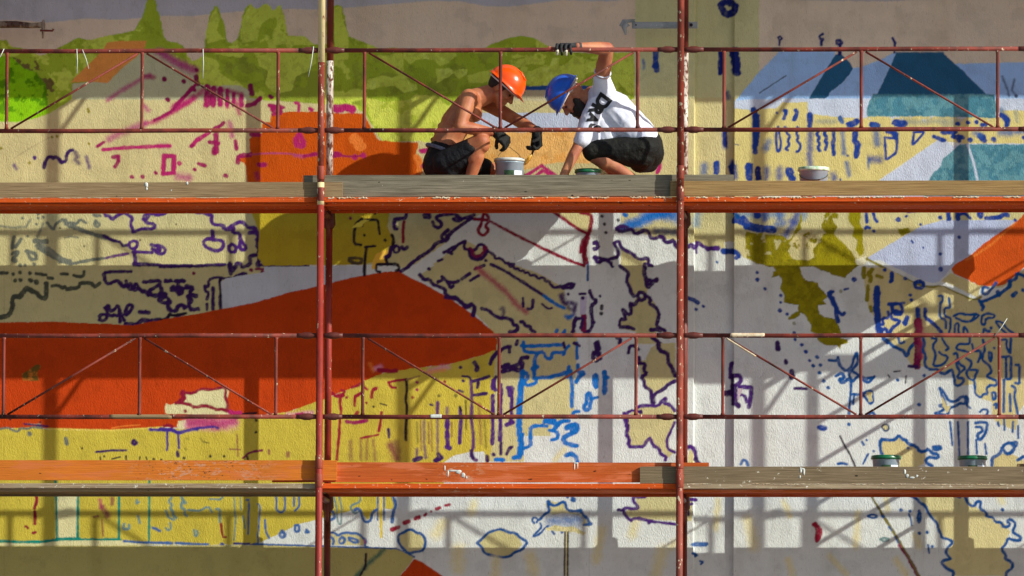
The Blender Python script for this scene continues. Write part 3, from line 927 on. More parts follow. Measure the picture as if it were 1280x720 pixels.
s slt 2 562,296 585,288 610,298 580,308 562,298
d blued 2 665,150 710,155 795,262 755,265 820,330
s blued 1.6 705,170 715,200 720,228
s blued 2.4 755,155 765,175 758,215 748,200 755,155
s blued 1.8 800,325 805,365
d blued 3.6 833,162
s blued 2.6 888,98 875,112 888,125 903,112 888,98
f cream2 740,75 930,75 990,75 1010,110 1080,165 1180,215 1215,260 1190,300 1165,355 1190,395 1215,430 1190,480 930,480 870,420 915,395 895,350 920,320 890,290 860,260 830,190 790,130
s blued 2.6 715,80 745,95 760,115 785,125 800,160 820,190 850,220 850,245 865,270 870,290 905,295 925,315 905,330 885,360 905,385 915,395 880,400 865,415 885,435 930,460 925,480
s blued 2.6 985,80 1000,120 1030,135 1045,105 1065,110 1060,145 1090,160 1095,185 1125,185 1135,210 1165,210 1180,240 1215,225 1195,205 1215,195 1240,220 1220,260 1265,285 1258,305 1225,300 1200,290 1190,320 1165,345 1190,375 1185,395 1220,410 1225,440 1190,460 1190,480
s blued 2.6 930,75 960,85
d blued 2.2 1173,147
@700,250,4
f cream 690,50 825,50 825,240 760,245 690,210 640,215 640,60
A bluec 9 430,75 480,70 560,80 600,100
A bluec 7 350,120 420,110 470,80 520,60
A bluec 9 520,65 590,60
A bluedk 6 480,155 540,160 600,165
A bluec 7 320,135 380,110 440,80 520,62
A bluec 5 300,142 350,138 400,125
s purpd 3.6 340,140 300,130 280,145 300,158 340,150 360,145 375,172 400,160 425,148 445,158 450,185 475,195 500,180 520,190 520,210 545,212 570,200 580,235 600,245
s purp 3.4 640,235 660,220 668,240 680,230 690,210 720,235 760,248 790,245
s purp 2.4 682,210 682,265
s purp 4 740,245 790,240
S blue 4 820,262 862,258
s blue 3.4 862,262 890,265 895,285
A blueg 7 690,60 680,120
d blued 1.6 785,310
f cream 300,210 320,240 360,270 400,290 440,300 430,330 420,400 440,440 430,480 395,470 360,475 340,430 345,390 340,360 320,340 300,330 305,290
f cream 380,490 440,480 480,520 490,560 475,620 520,660 480,660 500,720 380,720 380,660 300,640 295,600 340,580 360,530
s purpd 3.4 270,215 295,205 298,230 330,255 365,270 380,290 415,300 430,290 445,300 440,325 460,330
s purpd 3.4 270,215 290,250 290,285 265,290 240,300 175,285
s purpd 4 175,290 190,315 220,295 250,310 262,330
f white 262,312 285,305 290,325 270,330
s purpd 4 425,320 420,350 430,400 440,440 450,420 480,400
s purpd 3.4 430,400 470,405 485,395
s purpd 3.4 300,330 325,350 345,365 330,400 350,440 355,465 370,480
s purpd 3.6 400,460 385,480 405,505 430,490 420,465 400,460
s purpd 3.4 430,480 455,495 445,520 475,530 495,560 490,600 480,630 525,655
s purpd 3.6 385,505 375,525 350,520
s purpd 3.2 350,525 360,565 340,575 310,540 325,580 330,600 300,595 295,635 345,635 370,645
s purpd 3.6 455,650 480,645 500,655
s purpd 3.4 285,690 300,690 300,715
s purpd 4 460,690 480,700 500,720
s purpd 4 170,215 185,210 190,240 170,245
d ink 1.8 210,80 222,120 228,162 290,100 325,75
S bluec 3.4 320,72 330,78
s ink 3 210,530 208,545
d ink 2.2 205,565
s blued 2 140,310 138,400
S blue 3.6 640,490 670,500 690,515
d blue 2 680,545 715,530
s purpd 3.4 150,455 160,490 185,505 155,530 160,580 165,620 150,655 120,660
S magdk 5 120,580 118,650
s purpd 3 105,640 115,590 75,595 70,640 60,660
f lav 100,490 135,480 130,570 100,575
d purpd 2.4 112,488
s purpd 2.6 100,470 125,468
s purpd 3 70,420 55,420 20,430 10,440 60,440 68,425
A purp 4 5,480 15,510 30,520
A purp 3 50,510 75,530 70,570 40,590
A bluec 3 0,530 20,540
A bluec 3 40,590 60,580
s bluec 2 20,655 10,670
@400,250,4
f white 440,358 480,320 560,262 640,205 750,110 790,118 740,175 725,205 690,225 640,260 600,295 545,340 490,380
@560,250,4
f creamy2 540,60 720,60 715,130 700,175 640,130
s red2 3 530,62 580,95 640,140 690,165
s red2 3.4 665,62 700,68 720,80 715,130 700,180 670,210 665,260
s red2 2.8 215,108 300,155 400,205 500,255 600,300 680,330
S red2 5 685,220 680,280 690,310
S red2 4 700,190 685,230
s red2 3 180,68 200,80 205,105 185,130 205,150 180,180 155,165 150,145 165,125 170,100 180,68
s red2 3.4 130,95 190,100
f white 75,130 140,110 130,150 0,250 -60,290
s purpd 3 -20,262 30,235 85,208 78,240 105,252 140,250 150,225 175,222 190,240
S magdk 5 110,250 130,285 170,285 190,260 185,240
s purpd 3 105,255 110,285 140,300 175,290 195,260
s purpd 2.6 195,255 235,275 235,295 265,290 290,320 330,320
z purpd 2.6 6 300,320 350,345 400,365 440,385 480,395 510,420
s purpd 3 515,425 530,440 570,430 600,440 625,432 625,418 600,420 580,435
A purpd 5 570,480 580,510 600,520
A purpd 3 600,540 630,550 640,520 620,510
S purpd 3 215,322 280,352 350,395 420,440 480,480
S bluec 3 480,480 530,515 580,540
A bluec 3 590,580 610,590
d purpd 2 188,302
s purpd 3 135,345 180,328
s purpd 3 68,395 108,368
s purpd 3 112,402 152,378
A mag2 5 150,345 220,400 290,460 340,520 390,560
s purpd 2.6 375,492 377,532
s purpd 3 425,502 420,545 400,545
s purpd 4 -10,485 40,490 70,515 95,540 120,520 135,540 125,575
s purpd 3.4 170,545 200,548 225,575 260,590 280,590
A purpd 3.4 265,545 275,540 280,560 270,590
s purpd 3.4 290,590 320,600 325,625 350,630 345,655 310,660
s purpd 3.4 365,610 380,610 385,630 410,632 415,650 435,660
s purpd 3.4 640,590 625,625 628,655
s purpd 2.4 650,590 665,590
S bluec 3 540,660 545,650
S bluec 3 580,665 585,652
@400,250,4
s ink 2.6 210,95 178,120 170,175 170,220 205,225
s ink 2.2 235,98 290,98 292,130 298,170
s ink 2 205,100 212,130
f yellowb 160,140 170,125 210,100 250,98 215,115 212,130
d ink 1.8 222,175 275,65 325,200
d magdk 2 152,90
s inkg 3 145,290 210,290 205,320 150,310 145,290
s ink 2.8 232,235 225,300 222,375
s ink 2.4 225,235 275,230
f yellowo 260,320 280,270 310,255 345,250 350,280 330,310 350,320 345,350 260,345
s purpd 3.4 432,62 430,90 405,95 385,92 370,100 372,145 385,145
s ink 3 360,175 370,200 360,240 350,260 345,285 330,290 335,310
s red2 3 420,110 415,160 415,210
s purpd 2.6 380,228 365,245 375,265 395,260 395,235 380,228
s purpd 3.4 410,235 420,248 435,235
s purpd 3.4 355,235 350,270 330,285
f white 285,322 385,322 385,355 300,360 285,355
s ink 2.8 285,322 385,320 400,345 380,355
s ink 2.4 282,325 278,355 300,360
s purpd 3.4 522,75 545,65 550,90 525,85
s purpd 3.4 565,110 570,130 590,140 608,130 605,110 585,100 580,85 600,75
s purpd 3.4 600,75 640,70 680,70 700,95 730,90 770,75
s purpd 3.4 670,95 690,105 715,95 690,85
s purpd 3 620,165 605,185 625,205 635,200
s purpd 3.4 640,150 620,165 640,190
s purpd 3.4 405,355 440,335 480,300 540,262 580,215 620,205 660,160 720,115 760,90
s purpd 2.6 725,205 690,225 650,262 640,262
s purpd 2.6 610,298 590,305
d purpd 2.4 545,345 655,265
s purpd 3.4 500,375 520,400 550,395 560,420 600,435 625,445 625,470 660,490 700,500 720,530 750,530 755,515 775,535 762,575
s purpd 3.4 590,410 615,400 610,380 635,410 670,415 690,405
s purpd 3.4 635,410 655,440 665,430
@400,430,4.5
s redd 2.6 70,275 90,300 130,285 140,265 120,260
s redd 2.6 115,290 112,340 120,380 110,440 108,520 100,580 95,650
S redd 4 100,290 130,285
s redd 2.4 180,245 210,235 225,225
s redd 2.4 265,255 240,235
s redd 2.6 195,345 195,295 210,290 240,270
s redd 3 290,300 295,260 315,250
s redd 2.4 385,215 440,205 480,200
s redd 2.4 385,215 400,245 425,245
s magd 3.4 150,435 200,445 260,430
s redd 3 210,385 200,400
s redd 2.6 345,385 340,440 330,490
s redd 2 330,510 280,520 230,530
A pinkw 4 310,140 340,130
S redd 4 330,145 400,155 430,150
A orangel 3 280,110 300,150
A pinkw 4 610,155 680,135 720,130
A roofbr 3 600,160 700,145
S ink 2.6 485,200 488,250 482,320 490,360 482,480 483,540
s brn 1.6 490,200 560,180
d magd 2 545,257 545,215
d ink 1.4 300,352
s ink 1.2 340,335 375,345
s purpd 2.4 385,480 388,525
A brn 4 170,550 175,650
A brn 2.6 230,540 230,650
A brn 2.6 265,540 262,650
A brn 3 300,540 310,650
A magdk 7 400,570 430,640
A brn 6 430,560 440,600
A purpm 2.6 545,590 545,640
S purpd 4 530,655 565,640
A purpm 2.4 585,430 585,560 595,640
A olvk 2 545,440 550,560
A brn 2 625,430 630,600
A purpm 2.4 660,330 662,600
S purpm 3 662,330 660,400
S purpd 4.5 650,655 680,640 665,620
S purp 4.5 715,430 715,520 718,570
S purp 4 710,580 730,585
A purpm 3 715,360 715,430
S purp 3.4 788,360 792,420 785,555
s ink 2 785,352 795,375
s purpd 2 800,180 845,185 848,210
s purpd 3 850,210 900,200 950,182
s purpd 3 855,290 935,278
s purpd 3 885,245 890,215
s purpm 3 848,215 855,320 850,400 860,480 860,580 850,640 880,655
S purpd 3.4 850,600 860,640
A brn 3 895,340 905,560
A olvk 2 925,430 935,580
s purpd 3.4 940,630 940,655
d olvk 2 670,290 763,290
s purpd 1.8 620,340 635,345
s purpd 1.8 780,260 805,270
S purpd 4 870,105 885,130 880,145
d purpd 2 790,130 805,207
s purpd 3.4 958,110 970,75 990,55 1040,20 1070,15
S purpd 4 1020,130 1060,115
S purp 4 975,205 970,240 985,255
S purp 3.6 972,290 970,560
S purp 3.6 1018,230 1012,540
S purpd 3 1018,560 1018,620
d purpd 2.4 975,622
s bluec 4 990,650 1030,650
s purpd 3 1050,620 1060,590 1080,580
@600,430,4.5
s purpd 3 60,115 65,80 90,50 140,20 165,10 165,45
S purpd 4 125,130 160,130 220,115 235,80 265,75
S purpd 4.5 125,155 180,140 230,150 240,110
s purpd 3 205,5 210,-20
s purp 3.4 155,245 185,245 180,300 175,430
s purp 3.4 165,250 165,290
S purp 4 150,458 185,440
s purpd 3.4 90,185 75,215 80,240
S purp 3 82,200 70,250
s bluec 3.4 235,10 300,12 370,8 470,5
s bluec 3 245,-10 245,40 310,48 360,45 370,80 400,85 405,50 470,45 470,65 480,30 500,10
s bluec 3.4 320,60 305,90 310,120 330,130 290,135 305,160 305,200 320,190 400,185 480,160
S bluec 4 305,120 305,170
s bluec 3.4 500,130 490,185
s bluec 3.4 510,150 520,250 515,350
s bluec 3 545,-5 545,80
s bluec 3.6 550,120 550,160 590,160 560,180 540,215
s bluec 3.4 235,160 270,170 265,200 245,205 260,235 315,220 320,190
S bluec 5.5 240,160 230,250 222,360 220,480 230,560 225,620
S bluec 4.5 190,640 220,635 235,610 235,510
s bluec 3.4 235,590 285,575 285,470 320,458 375,462
S bluec 4.5 365,435 400,440 440,450 420,480
s bluec 4 370,425 420,430
s bluec 3.4 390,485 430,490 440,515 430,535 405,540
s bluec 4 440,450 460,435 500,430
s bluec 3 520,400 530,382 555,380
s bluec 4 500,460 545,445 550,490 500,510 465,530 480,560 545,575
S bluec 5 490,470 530,465 520,490
s bluec 4 485,625 510,615 540,635 548,660
A olvl 5 425,650 450,620 480,590
s bluec 3.4 640,180 655,170 658,210 655,250 640,230 640,180
S bluec 4.5 700,160 705,200 700,275
S bluec 3 700,190 720,190
s bluec 3.4 600,290 615,270 630,310 620,340 615,370 585,370 585,350 600,330 600,290
s bluec 3 620,310 660,300
S purpd 4 660,-10 670,30 640,50 635,75 655,92 675,80 670,50
S purpd 5 655,0 660,60
s purpd 3 470,-5 475,20
s purpd 3 530,-5 560,10
f cream 890,90 930,90 960,20 1000,-5 1100,-5 1100,200 1040,230 990,275 960,270 920,240 910,190
s purpd 3 835,50 840,10 870,8 890,30
S purpd 3.4 895,75 895,110
s purpd 3.4 895,110 930,110 920,150 940,165 905,185 925,210 925,240 965,265 965,330
s purpd 4 1000,-10 1010,40 1055,50 1060,110 1080,130 1100,180
s purpd 3.4 1100,205 1050,235 1040,250 990,275 975,300 980,330
f cream 900,345 960,350 1050,335 1095,375 1095,610 1060,640 1020,600 975,580 960,545 920,575 850,570 835,520 820,480 815,420 850,390
s purp 3.2 810,390 815,440 835,460 820,510 840,530 835,575 920,580 940,540 960,530 970,570 1010,590 1015,620 1050,635 1040,655
s purp 3 815,400 845,375 880,375 905,385
s purp 3.2 880,360 900,350 960,345 1000,350 1025,320 1050,300 1030,335 1070,340 1095,375
d purpd 2.6 905,380 830,457
s purp 2.6 1095,440 1080,480 1050,540 1055,590 1095,610
f white 1100,450 1080,490 1062,540 1066,585 1100,600
@700,420,4
s purp 3 320,395 340,420 330,450
A purpd 3 640,560 650,555 672,565 675,610
f cream2 645,570 668,575 672,640 635,640
s purp 3.4 640,555 650,550 672,565 680,610
S purpd 4 675,615 695,640
S purp 4 860,140 850,190
s purp 4 850,205 880,195 905,205 900,235 880,245
S purpd 5.5 830,285 860,290
S purpd 5 870,250 875,330 890,350
s purp 4 900,255 958,255 955,300 945,355
s purp 3 880,300 920,290 935,330
f creamp2 885,262 915,262 905,290 888,330
S purpd 3.4 860,195 866,340
S purpd 4 1088,35 1088,65
S purpd 4 1128,125 1130,132
S purpd 5 1160,180 1160,205
S purpd 3 1175,262 1230,264
d blue 1.8 1175,15 1210,43 1230,82 1248,122 1268,148
s bluea 2.6 905,640 915,618 932,625 938,645
@900,250,3.79
f cream 65,45 720,45 700,290 640,320 240,310 170,300 110,270 65,240
A blueg 6 100,70 300,70 
S blue 7 75,95 110,95 130,120 160,130 250,140
S blued 4 70,60 85,80
S blue 6 175,45 178,75
A blue 6 213,50 213,95
A bluea 6 280,65 282,90 300,110 270,115
A blue 8 350,100 365,70
A blue 6 300,185 320,150 350,110
A blueg 7 400,50 395,80
n olive>oliveb,.45,9,71 125,190 140,175 200,170 260,185 290,200 340,180 370,110 385,60 390,80 380,140 345,185 310,225 340,270 360,300 240,310 170,300 130,275 120,230
n olive>creamo,.68,10,73 120,150 300,170 340,220 300,260 330,310 420,310 450,280 440,240 470,190 500,160 480,130 500,60 530,50 560,70 560,90 535,85 540,110 560,130 570,160 600,210 640,270 660,305 590,365 530,350 440,315 240,315 170,300 125,260
n olive>creamo2,.42,8,74 350,160 430,150 460,185 440,240 400,225 360,240 345,220
n olive>oliveb,.5,12,78 170,262 240,258 330,280 420,285 450,270 640,280 660,306 440,316 240,316 190,304
n olive>oliveb,.4,9,75 490,160 560,160 600,210 650,300 440,310 470,210
f oliveb 610,50 665,50 668,80 660,110 680,140 675,180 682,220 680,255 660,268 645,240 650,190 625,170 635,130 610,100
f cream 540,160 560,120 600,150 625,190 640,240 660,280 650,295 620,240
n olive>oliveb,.5,10,77 240,310 380,310 385,350 405,380 460,390 470,410 510,455 490,480 505,495 465,500 470,540 500,555 545,560 570,610 575,655 600,660 605,680 575,685 570,710 558,690 520,690 490,685 460,660 465,640 430,620 430,590 400,545 375,530 370,500 300,485 305,450 285,420 295,380 280,355 245,370 250,340 265,335
f olive 440,310 640,310 625,340 600,345 595,370 530,355 510,335 480,335
s olive 2.6 375,530 355,555 330,560
S olive 5 350,550 365,540
d blue 1.9 175,343 213,420 287,452 287,485 350,628 355,660 385,685
d blue 2.6 176,377 283,522 405,718
d blue 2 317,540
d greyk 2 350,585 572,433
s blue 4 525,435 515,455 540,475 530,485 550,510
s blue 4 540,490 555,520 550,550 560,575
s blue 3.4 555,525 580,545 590,535
d blue 3 635,376
s blue 2 590,424 607,420
d blue 1.8 730,148
s blue 3 690,135 700,125 710,132
s blue 3 695,45 698,105
s blue 3 725,45 745,105
S purpd 4.5 272,680 274,705
S blue 5 15,242 50,245
s blue 4 60,240 85,250 90,265 78,275
f lcream 640,285 690,265 700,290 670,315 650,305
@960,250,4
f creamy2 480,45 1280,45 1280,100 880,100 760,135 500,295
f creamo2 780,45 1280,45 1280,60 870,80
s blue 3 490,48 495,110
s blue 3 525,48 530,85 545,108
s blue 3 487,142 497,134 508,140
d blue 2 528,155 762,122
S blue 5 700,52 735,50
S blue 2.6 690,82 692,80
d blue 3 650,97
n olive>oliveb,.4,9,79 650,145 700,140 710,160 670,180 655,170
f paleblu2 490,292 620,215 770,130 870,102 1245,100 1180,150 1090,215 1000,280 905,350 860,405 820,415 740,390 620,335
f white 500,300 560,300 640,340 740,385 820,420 860,405 920,410 1050,480 1050,495 1000,490 860,430 820,440 760,430 600,345
s olive 2.4 495,295 590,345 680,390 750,425 820,437 860,430 930,460 1010,495 1040,502 1065,485
f creamm 470,335 600,340 700,400 770,440 830,440 870,432 1010,498 1070,500 1160,470 1280,350 1500,250 1500,720 740,720 640,700 545,600 500,540
f creamm 910,365 1060,430 1050,490 900,415 870,405
s blue 3.4 735,420 740,440 775,440 780,415 755,405 735,415
d blue 2.4 685,392 583,348
S blue 4 620,365 618,400
s blue 2.6 612,410 615,400
f orange2 1500,-60 1290,60 1235,115 1170,155 1090,210 1000,285 935,320 915,345 930,370 1000,400 1060,432 1120,435 1185,425 1280,340 1500,180
A orangel 2 990,300 1040,275 1120,220 1180,165 1240,110
s creamm 1.6 1060,432 1120,437 1185,432 1280,355
S blue 4.5 900,55 905,95
S blue 4 945,60 950,95
s blue 3 950,75 980,65 1000,80 1010,90
s blue 3 1060,50 1050,75 1065,90 1072,70 1060,55
S blue 4 1090,90 1160,88
s blue 4 1160,88 1180,70 1200,75
d blue 2 955,187 860,270 1235,100
d blue 2.6 862,345 862,88
s blue 2 718,205 725,215
s blue 1.6 775,237 778,240
s blue 3.4 305,465 315,500 340,530 345,560
S blue 3 310,465 325,460
s olive 4 480,340 475,370 480,385
s olive 4 520,350 500,370 515,385 510,405
s olive 3 545,380 570,388
s olive 3.4 500,430 495,500
s olive 3 512,535 515,555
S blue 6 545,445 545,540 550,640
s blue 5 540,450 550,600 555,660
s blued 2.6 1075,440 1070,465 1090,475 1130,430 1140,415
s blued 2.4 1085,435 1100,440
s blued 3 1280,380 1245,365 1240,395 1210,405 1200,440 1160,470 1120,490 1070,510 1050,500 1080,530 1070,550
S blued 4 1065,510 1075,535
s blued 3 1205,405 1215,430 1200,440
S blued 4 1150,460 1155,475
S blued 4 1225,478 1240,465
d blued 2.4 1275,450
s blue 3.4 605,520 660,518 675,550 660,572 625,570 620,530
S blue 5.5 640,560 660,565
s blue 2.6 615,520 680,515
f creamy 685,520 720,515 730,545 700,560 680,550
d blue 2.4 710,475 715,498
S blue 5 750,550 752,580
S blue 5 695,590 685,615
s blue 3 600,560 605,590 570,590 580,625 550,620 565,650 590,640 600,680 620,640 650,620 660,600 620,600 615,570
s blue 3 565,640 575,690 600,715
s blue 3.4 785,545 785,590 820,610 850,640 865,660
S magdk 7 748,610 752,650 750,700 
A mag2 7 755,620 770,700
s blued 2.2 855,480 870,478 875,500 860,520 860,590 890,600 890,640
s blued 2.2 905,490 912,540 880,540 882,580 915,590 912,640 900,680
s blued 2.4 930,580 960,565 1000,575 1045,570 1055,580 1020,605 980,610 940,590
s blued 2.2 1040,570 1020,600
s blued 2.2 1070,580 1065,620 1085,625 1090,590 1130,590 1135,575 1095,565 1070,580
s blued 2.2 930,680 935,620 955,615 950,660 965,680
s blued 2.2 975,680 980,630 995,650 1005,680
s blued 2.2 1140,605 1170,610 1200,650 1240,680 1280,680
s blued 2.2 1140,610 1160,640 1190,665
s blued 2.2 1075,670 1080,640 1100,660
d blued 2 1115,640 1105,655
@960,420,4
f creamm 570,10 740,10 1400,10 1400,720 1280,700 1260,600 1250,530 1240,470 1150,440 1120,400 1120,330 1080,320 1040,300 1030,240 960,250 930,230 920,170 860,190 770,150 720,150 690,100 620,50
f white 1240,480 1250,390 1275,350 1400,300 1400,800 1240,800
s blued 3 575,15 600,20 620,50 650,60 680,75 690,105 700,90 710,60 740,30
s blued 2.4 650,5 660,40 680,30
S magdk 6.5 748,10 752,80 745,150
A mag2 5 765,20 770,100
S purpd 3 705,152 745,155
s blued 2.6 775,10 785,40 770,70 790,100 780,140 800,165 850,165 860,185 890,190 915,165 925,180 935,245 950,250 980,230 975,210 945,210 960,180 945,150 940,120
s blued 2.4 820,10 850,15 820,50 840,90 825,150 860,150 890,130 900,100 870,95 855,80
s blued 2.4 870,10 885,40 905,60 890,70
s blued 2.4 1010,10 1010,40 950,40 940,65 980,75 1000,80
s blued 2.4 930,90 945,85 955,140 990,160 965,180
s blued 2.4 990,110 1020,130 1010,160 990,180 1000,210 1030,225 1040,190 1050,170 1005,170
s blued 2.4 1020,40 1030,80 1060,70 1065,100 1050,130
s blued 2.4 1075,20 1085,70 1070,120 1110,150 1120,180 1090,200 1145,225 1140,250 1110,245
s blued 2.4 1105,80 1120,85 1115,130 1105,110 1105,80
s blued 2.4 1030,220 1035,290 1065,310 1075,290 1100,290 1090,260 1110,250
s blued 2.4 1120,285 1135,280 1140,310 1125,320 1120,290
s blued 2.4 1130,345 1145,335 1140,360
s blued 2.6 1170,105 1215,100 1215,215 1190,215 1190,110
s blued 2.4 1240,145 1258,145 1258,240 1238,235
s blued 2.4 1180,220 1178,380
s blued 2.4 1210,290 1212,375
s blued 2.4 1220,250 1240,260 1230,300 1250,400
s blued 2.4 1170,20 1195,15 1190,50 1210,90 1215,10
s blued 2.6 860,260 870,300 890,350 850,345 890,360 860,380 830,390 900,395 905,360 940,350 960,335 985,340 990,310 970,300 945,325 920,330 900,320 870,270
f creamm 870,300 895,350 915,350 900,385 870,350
d blued 2.2 755,342 780,197 648,220 405,442
s blued 2.6 305,120 345,125 350,100 360,150 390,180 420,150 430,110 445,80 450,130 430,160 400,190 420,220
s blued 3 340,200 370,180 385,215 350,215 375,240 400,210 420,230 450,200
s blued 3 430,180 480,215 520,210 535,200 500,235 470,215
s blued 2.6 415,235 410,330 405,390
s blued 2.6 420,290 460,295 500,275 520,275 525,330 510,340 490,310 470,290
f creamm 490,280 520,280 522,325 505,330
s blued 2.4 430,290 425,340
s blued 2.4 505,390 520,380 535,395
d blued 2.2 245,105 225,148 262,145 278,225 300,258
d blued 2.4 257,183
s ink 1.4 600,195 608,205
s ink 1.4 630,178 660,175
s ink 1.4 690,200 688,235
s blue 2.6 250,455 270,450 295,462 275,470 252,458
f cream 570,440 600,440 605,470 580,478
s slatek 1.6 568,455 580,440 602,445 605,468 585,478 568,455
f creamm 560,515 600,525 635,520 655,495 690,520 720,540 740,560 790,580 780,640 740,660 570,660 560,590
s blued 3 570,590 560,560 562,515 600,520 635,520 655,495 670,515 690,520 700,540 740,550 760,580 790,575 800,560 820,590 850,590 850,612 800,605 785,630 820,650
s blued 3 825,555 860,550 865,565 830,568 825,555
s ink 1.8 360,500 390,560 410,590 435,650
s blued 2 475,640 500,590
s blued 2 470,530 480,545
d blued 1.6 492,520 528,575
s blued 2.4 350,640 370,635 395,642
s blued 2 910,430 922,545
s blued 2 950,430 958,610
z blued 2 1 1000,430 1000,590
z blued 2 1 1040,520 1045,590
z blued 2 1 1085,540 1092,590
s blued 2.8 1040,435 1075,430 1100,435 1080,500 1055,525 1045,490 1075,475 1065,455 1040,455
f creamm 1115,655 1120,610 1160,595 1190,580 1240,600 1280,620 1280,660
s blued 3 1120,650 1118,610 1160,590 1180,545 1215,530 1235,560 1215,585 1190,590 1170,560
s blued 2.6 1215,535 1245,530 1240,550
s blued 3 1250,620 1285,600
s blued 2 1250,450 1252,510
@0,0,1
@0,0,1
s blue 1.6 1050,224 1052,230
@840,110,5.333
d blue 1.4 1170,450 700,165
@960,420,4
s blued 2 1180,410 1182,470
s blued 2 1225,430 1222,480
s blued 2 1150,430 1155,450
d blued 1.6 700,560 1090,395 1150,440 1130,60
s blued 2.2 990,300 1005,320 990,345 1010,360
s blued 2.2 1060,380 1075,365 1100,370 1095,395
@0,410,4
z purpd 1.4 2 120,480 240,492
d ink 1.2 200,470 410,600 520,640
@400,430,4.5
s brn 1.4 565,430 570,600
s brn 1.4 610,440 612,560
s brn 1.6 740,440 742,520
s olvk 1.6 820,320 822,480
d red2 1.6 150,300 260,330 520,300 700,210
@0,250,4
d ink 1 40,60 300,140 420,230 700,200 880,120 60,540
@560,250,4
s purpd 2 470,520 500,545 520,540
d purpd 1.8 600,470 730,610 760,480

"""
paint(MURAL)
# brushy unevenness of the paint itself
LAP = np.clip((fbm(RH, RW, 46, 77, 5) - .56) / .10, 0, 1)[..., None]
STR = (np.repeat(vnoise(RH, RW // 4 + 2, 26, 91), 4, 1)[:, :RW] - .5)[..., None]
IMG *= (1 - LAP * .09) * (1 + STR * .05)
IMG *= (1 + (fbm(RH, RW, 60, 5, 5) - .5)[..., None] * .10 + WN2[..., None] * .08 + WN[..., None] * .05)
for wx in (5, 736):                                   # hairline cracks between render panels
    xx = int((wx - RX0) * RS); IMG[int((255 - RY0) * RS):, xx:xx + 1] *= .7

WY = 1.02; REC = .031
def wall_mesh():
    x0, x1 = P(-14, 360, WY).x, P(1294, 360, WY).x
    z1, z0 = P(640, -14, WY).z, P(640, 734, WY).z
    st = 1.12 / PXM
    xs = list(np.arange(x0, x1, st)); zs = np.concatenate([np.linspace(-.02, z0 - .05, 60), np.arange(z0, z1, st), np.linspace(z1 + .05, 13, 60)])
    ra, rb = P(867.5, 340, WY).x, P(917.0, 340, WY).x
    xs = [v for v in xs if min(abs(v - ra), abs(v - rb)) > .004] + [ra - .0015, ra + .0015, rb - .0008, rb + .0008]
    xs = np.array(sorted(xs + list(np.linspace(-16, x0 - .05, 90)) + list(np.linspace(x1 + .05, 16, 70))))
    X, Z = np.meshgrid(xs, zs); Y = np.where((X > ra) & (X < rb), WY + REC, WY)
    pts = np.stack([X, Y, Z], -1).astype(np.float64).reshape(-1, 3)
    nx, nz = len(xs), len(zs)
    Rm = np.array(R3T); v = (pts - np.array(CAMP)) @ Rm.T
    u = 640 + v[:, 0] / -v[:, 2] * FPX; vv = 360 - v[:, 1] / -v[:, 2] * FPX
    fx = np.clip((u - RX0) * RS - .5, 0, RW - 1.01); fy = np.clip((vv - RY0) * RS - .5, 0, RH - 1.01)
    SM = (IMG + np.roll(IMG, 1, 0) + np.roll(IMG, 1, 1) + np.roll(np.roll(IMG, 1, 0), 1, 1)) / 4
    fx = fx + .5; fy = fy + .5
    xi = np.clip(fx.astype(int), 0, RW - 2); yi = np.clip(fy.astype(int), 0, RH - 2); ax = (fx - xi)[:, None]; ay = (fy - yi)[:, None]
    c = (SM[yi, xi] * (1 - ax) + SM[yi, xi + 1] * ax) * (1 - ay) + (SM[yi + 1, xi] * (1 - ax) + SM[yi + 1, xi + 1] * ax) * ay
    me = bpy.data.meshes.new('mural_wall')
    me.vertices.add(nx * nz); me.vertices.foreach_set('co', pts.astype(np.float32).ravel())
    i = (np.arange(nz - 1)[:, None] * nx + np.arange(nx - 1)[None, :]).ravel()
    quads = np.stack([i, i + 1, i + nx + 1, i + nx], 1).astype(np.int32)
    nq = len(quads); me.loops.add(nq * 4); me.loops.foreach_set('vertex_index', quads.ravel())
    me.polygons.add(nq); me.polygons.foreach_set('loop_start', np.arange(0, nq * 4, 4, dtype=np.int32))
    me.update(calc_edges=True)
    ca = me.color_attributes.new('mural', 'FLOAT_COLOR', 'POINT')
    ca.data.foreach_set('color', np.concatenate([c, np.ones((len(c), 1))], 1).astype(np.float32).ravel())
    return me
t = NT('painted_render_wall')
att = t.n.new('ShaderNodeAttribute'); att.attribute_name = 'mural'
g1 = t.noise(t.pos((1.7, 1, .6)), 88, 3, .6); g2 = t.noise(t.pos((1, 1, .55)), 150, 2, .5); g3 = t.noise(t.pos((1, 1, .7)), 9, 3)
b1 = t.bump(g1, .0040); b2 = t.bump(g2, .0018, prev=b1); b3 = t.bump(g3, .006, prev=b2)
pits = t.ramp(t.noise(t.pos((2.2, 1, .35)), 75, 3, .6), .64, .72)
col = t.mix(t.mix(1.0, pits, (.42, .42, .42), 'MULTIPLY'), att.outputs['Color'], t.mix(1.0, att.outputs['Color'], lin((150, 136, 112)), 'MULTIPLY'))
stain = t.ramp(t.noise(t.pos((1.6, 1, .22)), 3.0, 5), .5, .75)
col = t.mix(t.mix(1.0, stain, (.22, .22, .22), 'MULTIPLY'), col, t.mix(1.0, col, lin((190, 178, 150)), 'MULTIPLY'))
M['wall'] = t.out(col, .92, b3, spec=.15)
wall = empty('mural_wall', (0, WY, 0), 'tall rendered wall with a half painted village mural and spray outlines, behind the scaffold', 'wall')
link('painted_render', wall_mesh(), M['wall'], wall)
bm = bmesh.new(); box(bm, -16, 16, WY + .05, WY + .4, -.02, 13.0)
obj('wall_core', bm, simple('grey_masonry', (150, 145, 138), .9, (130, 126, 120)), wall)
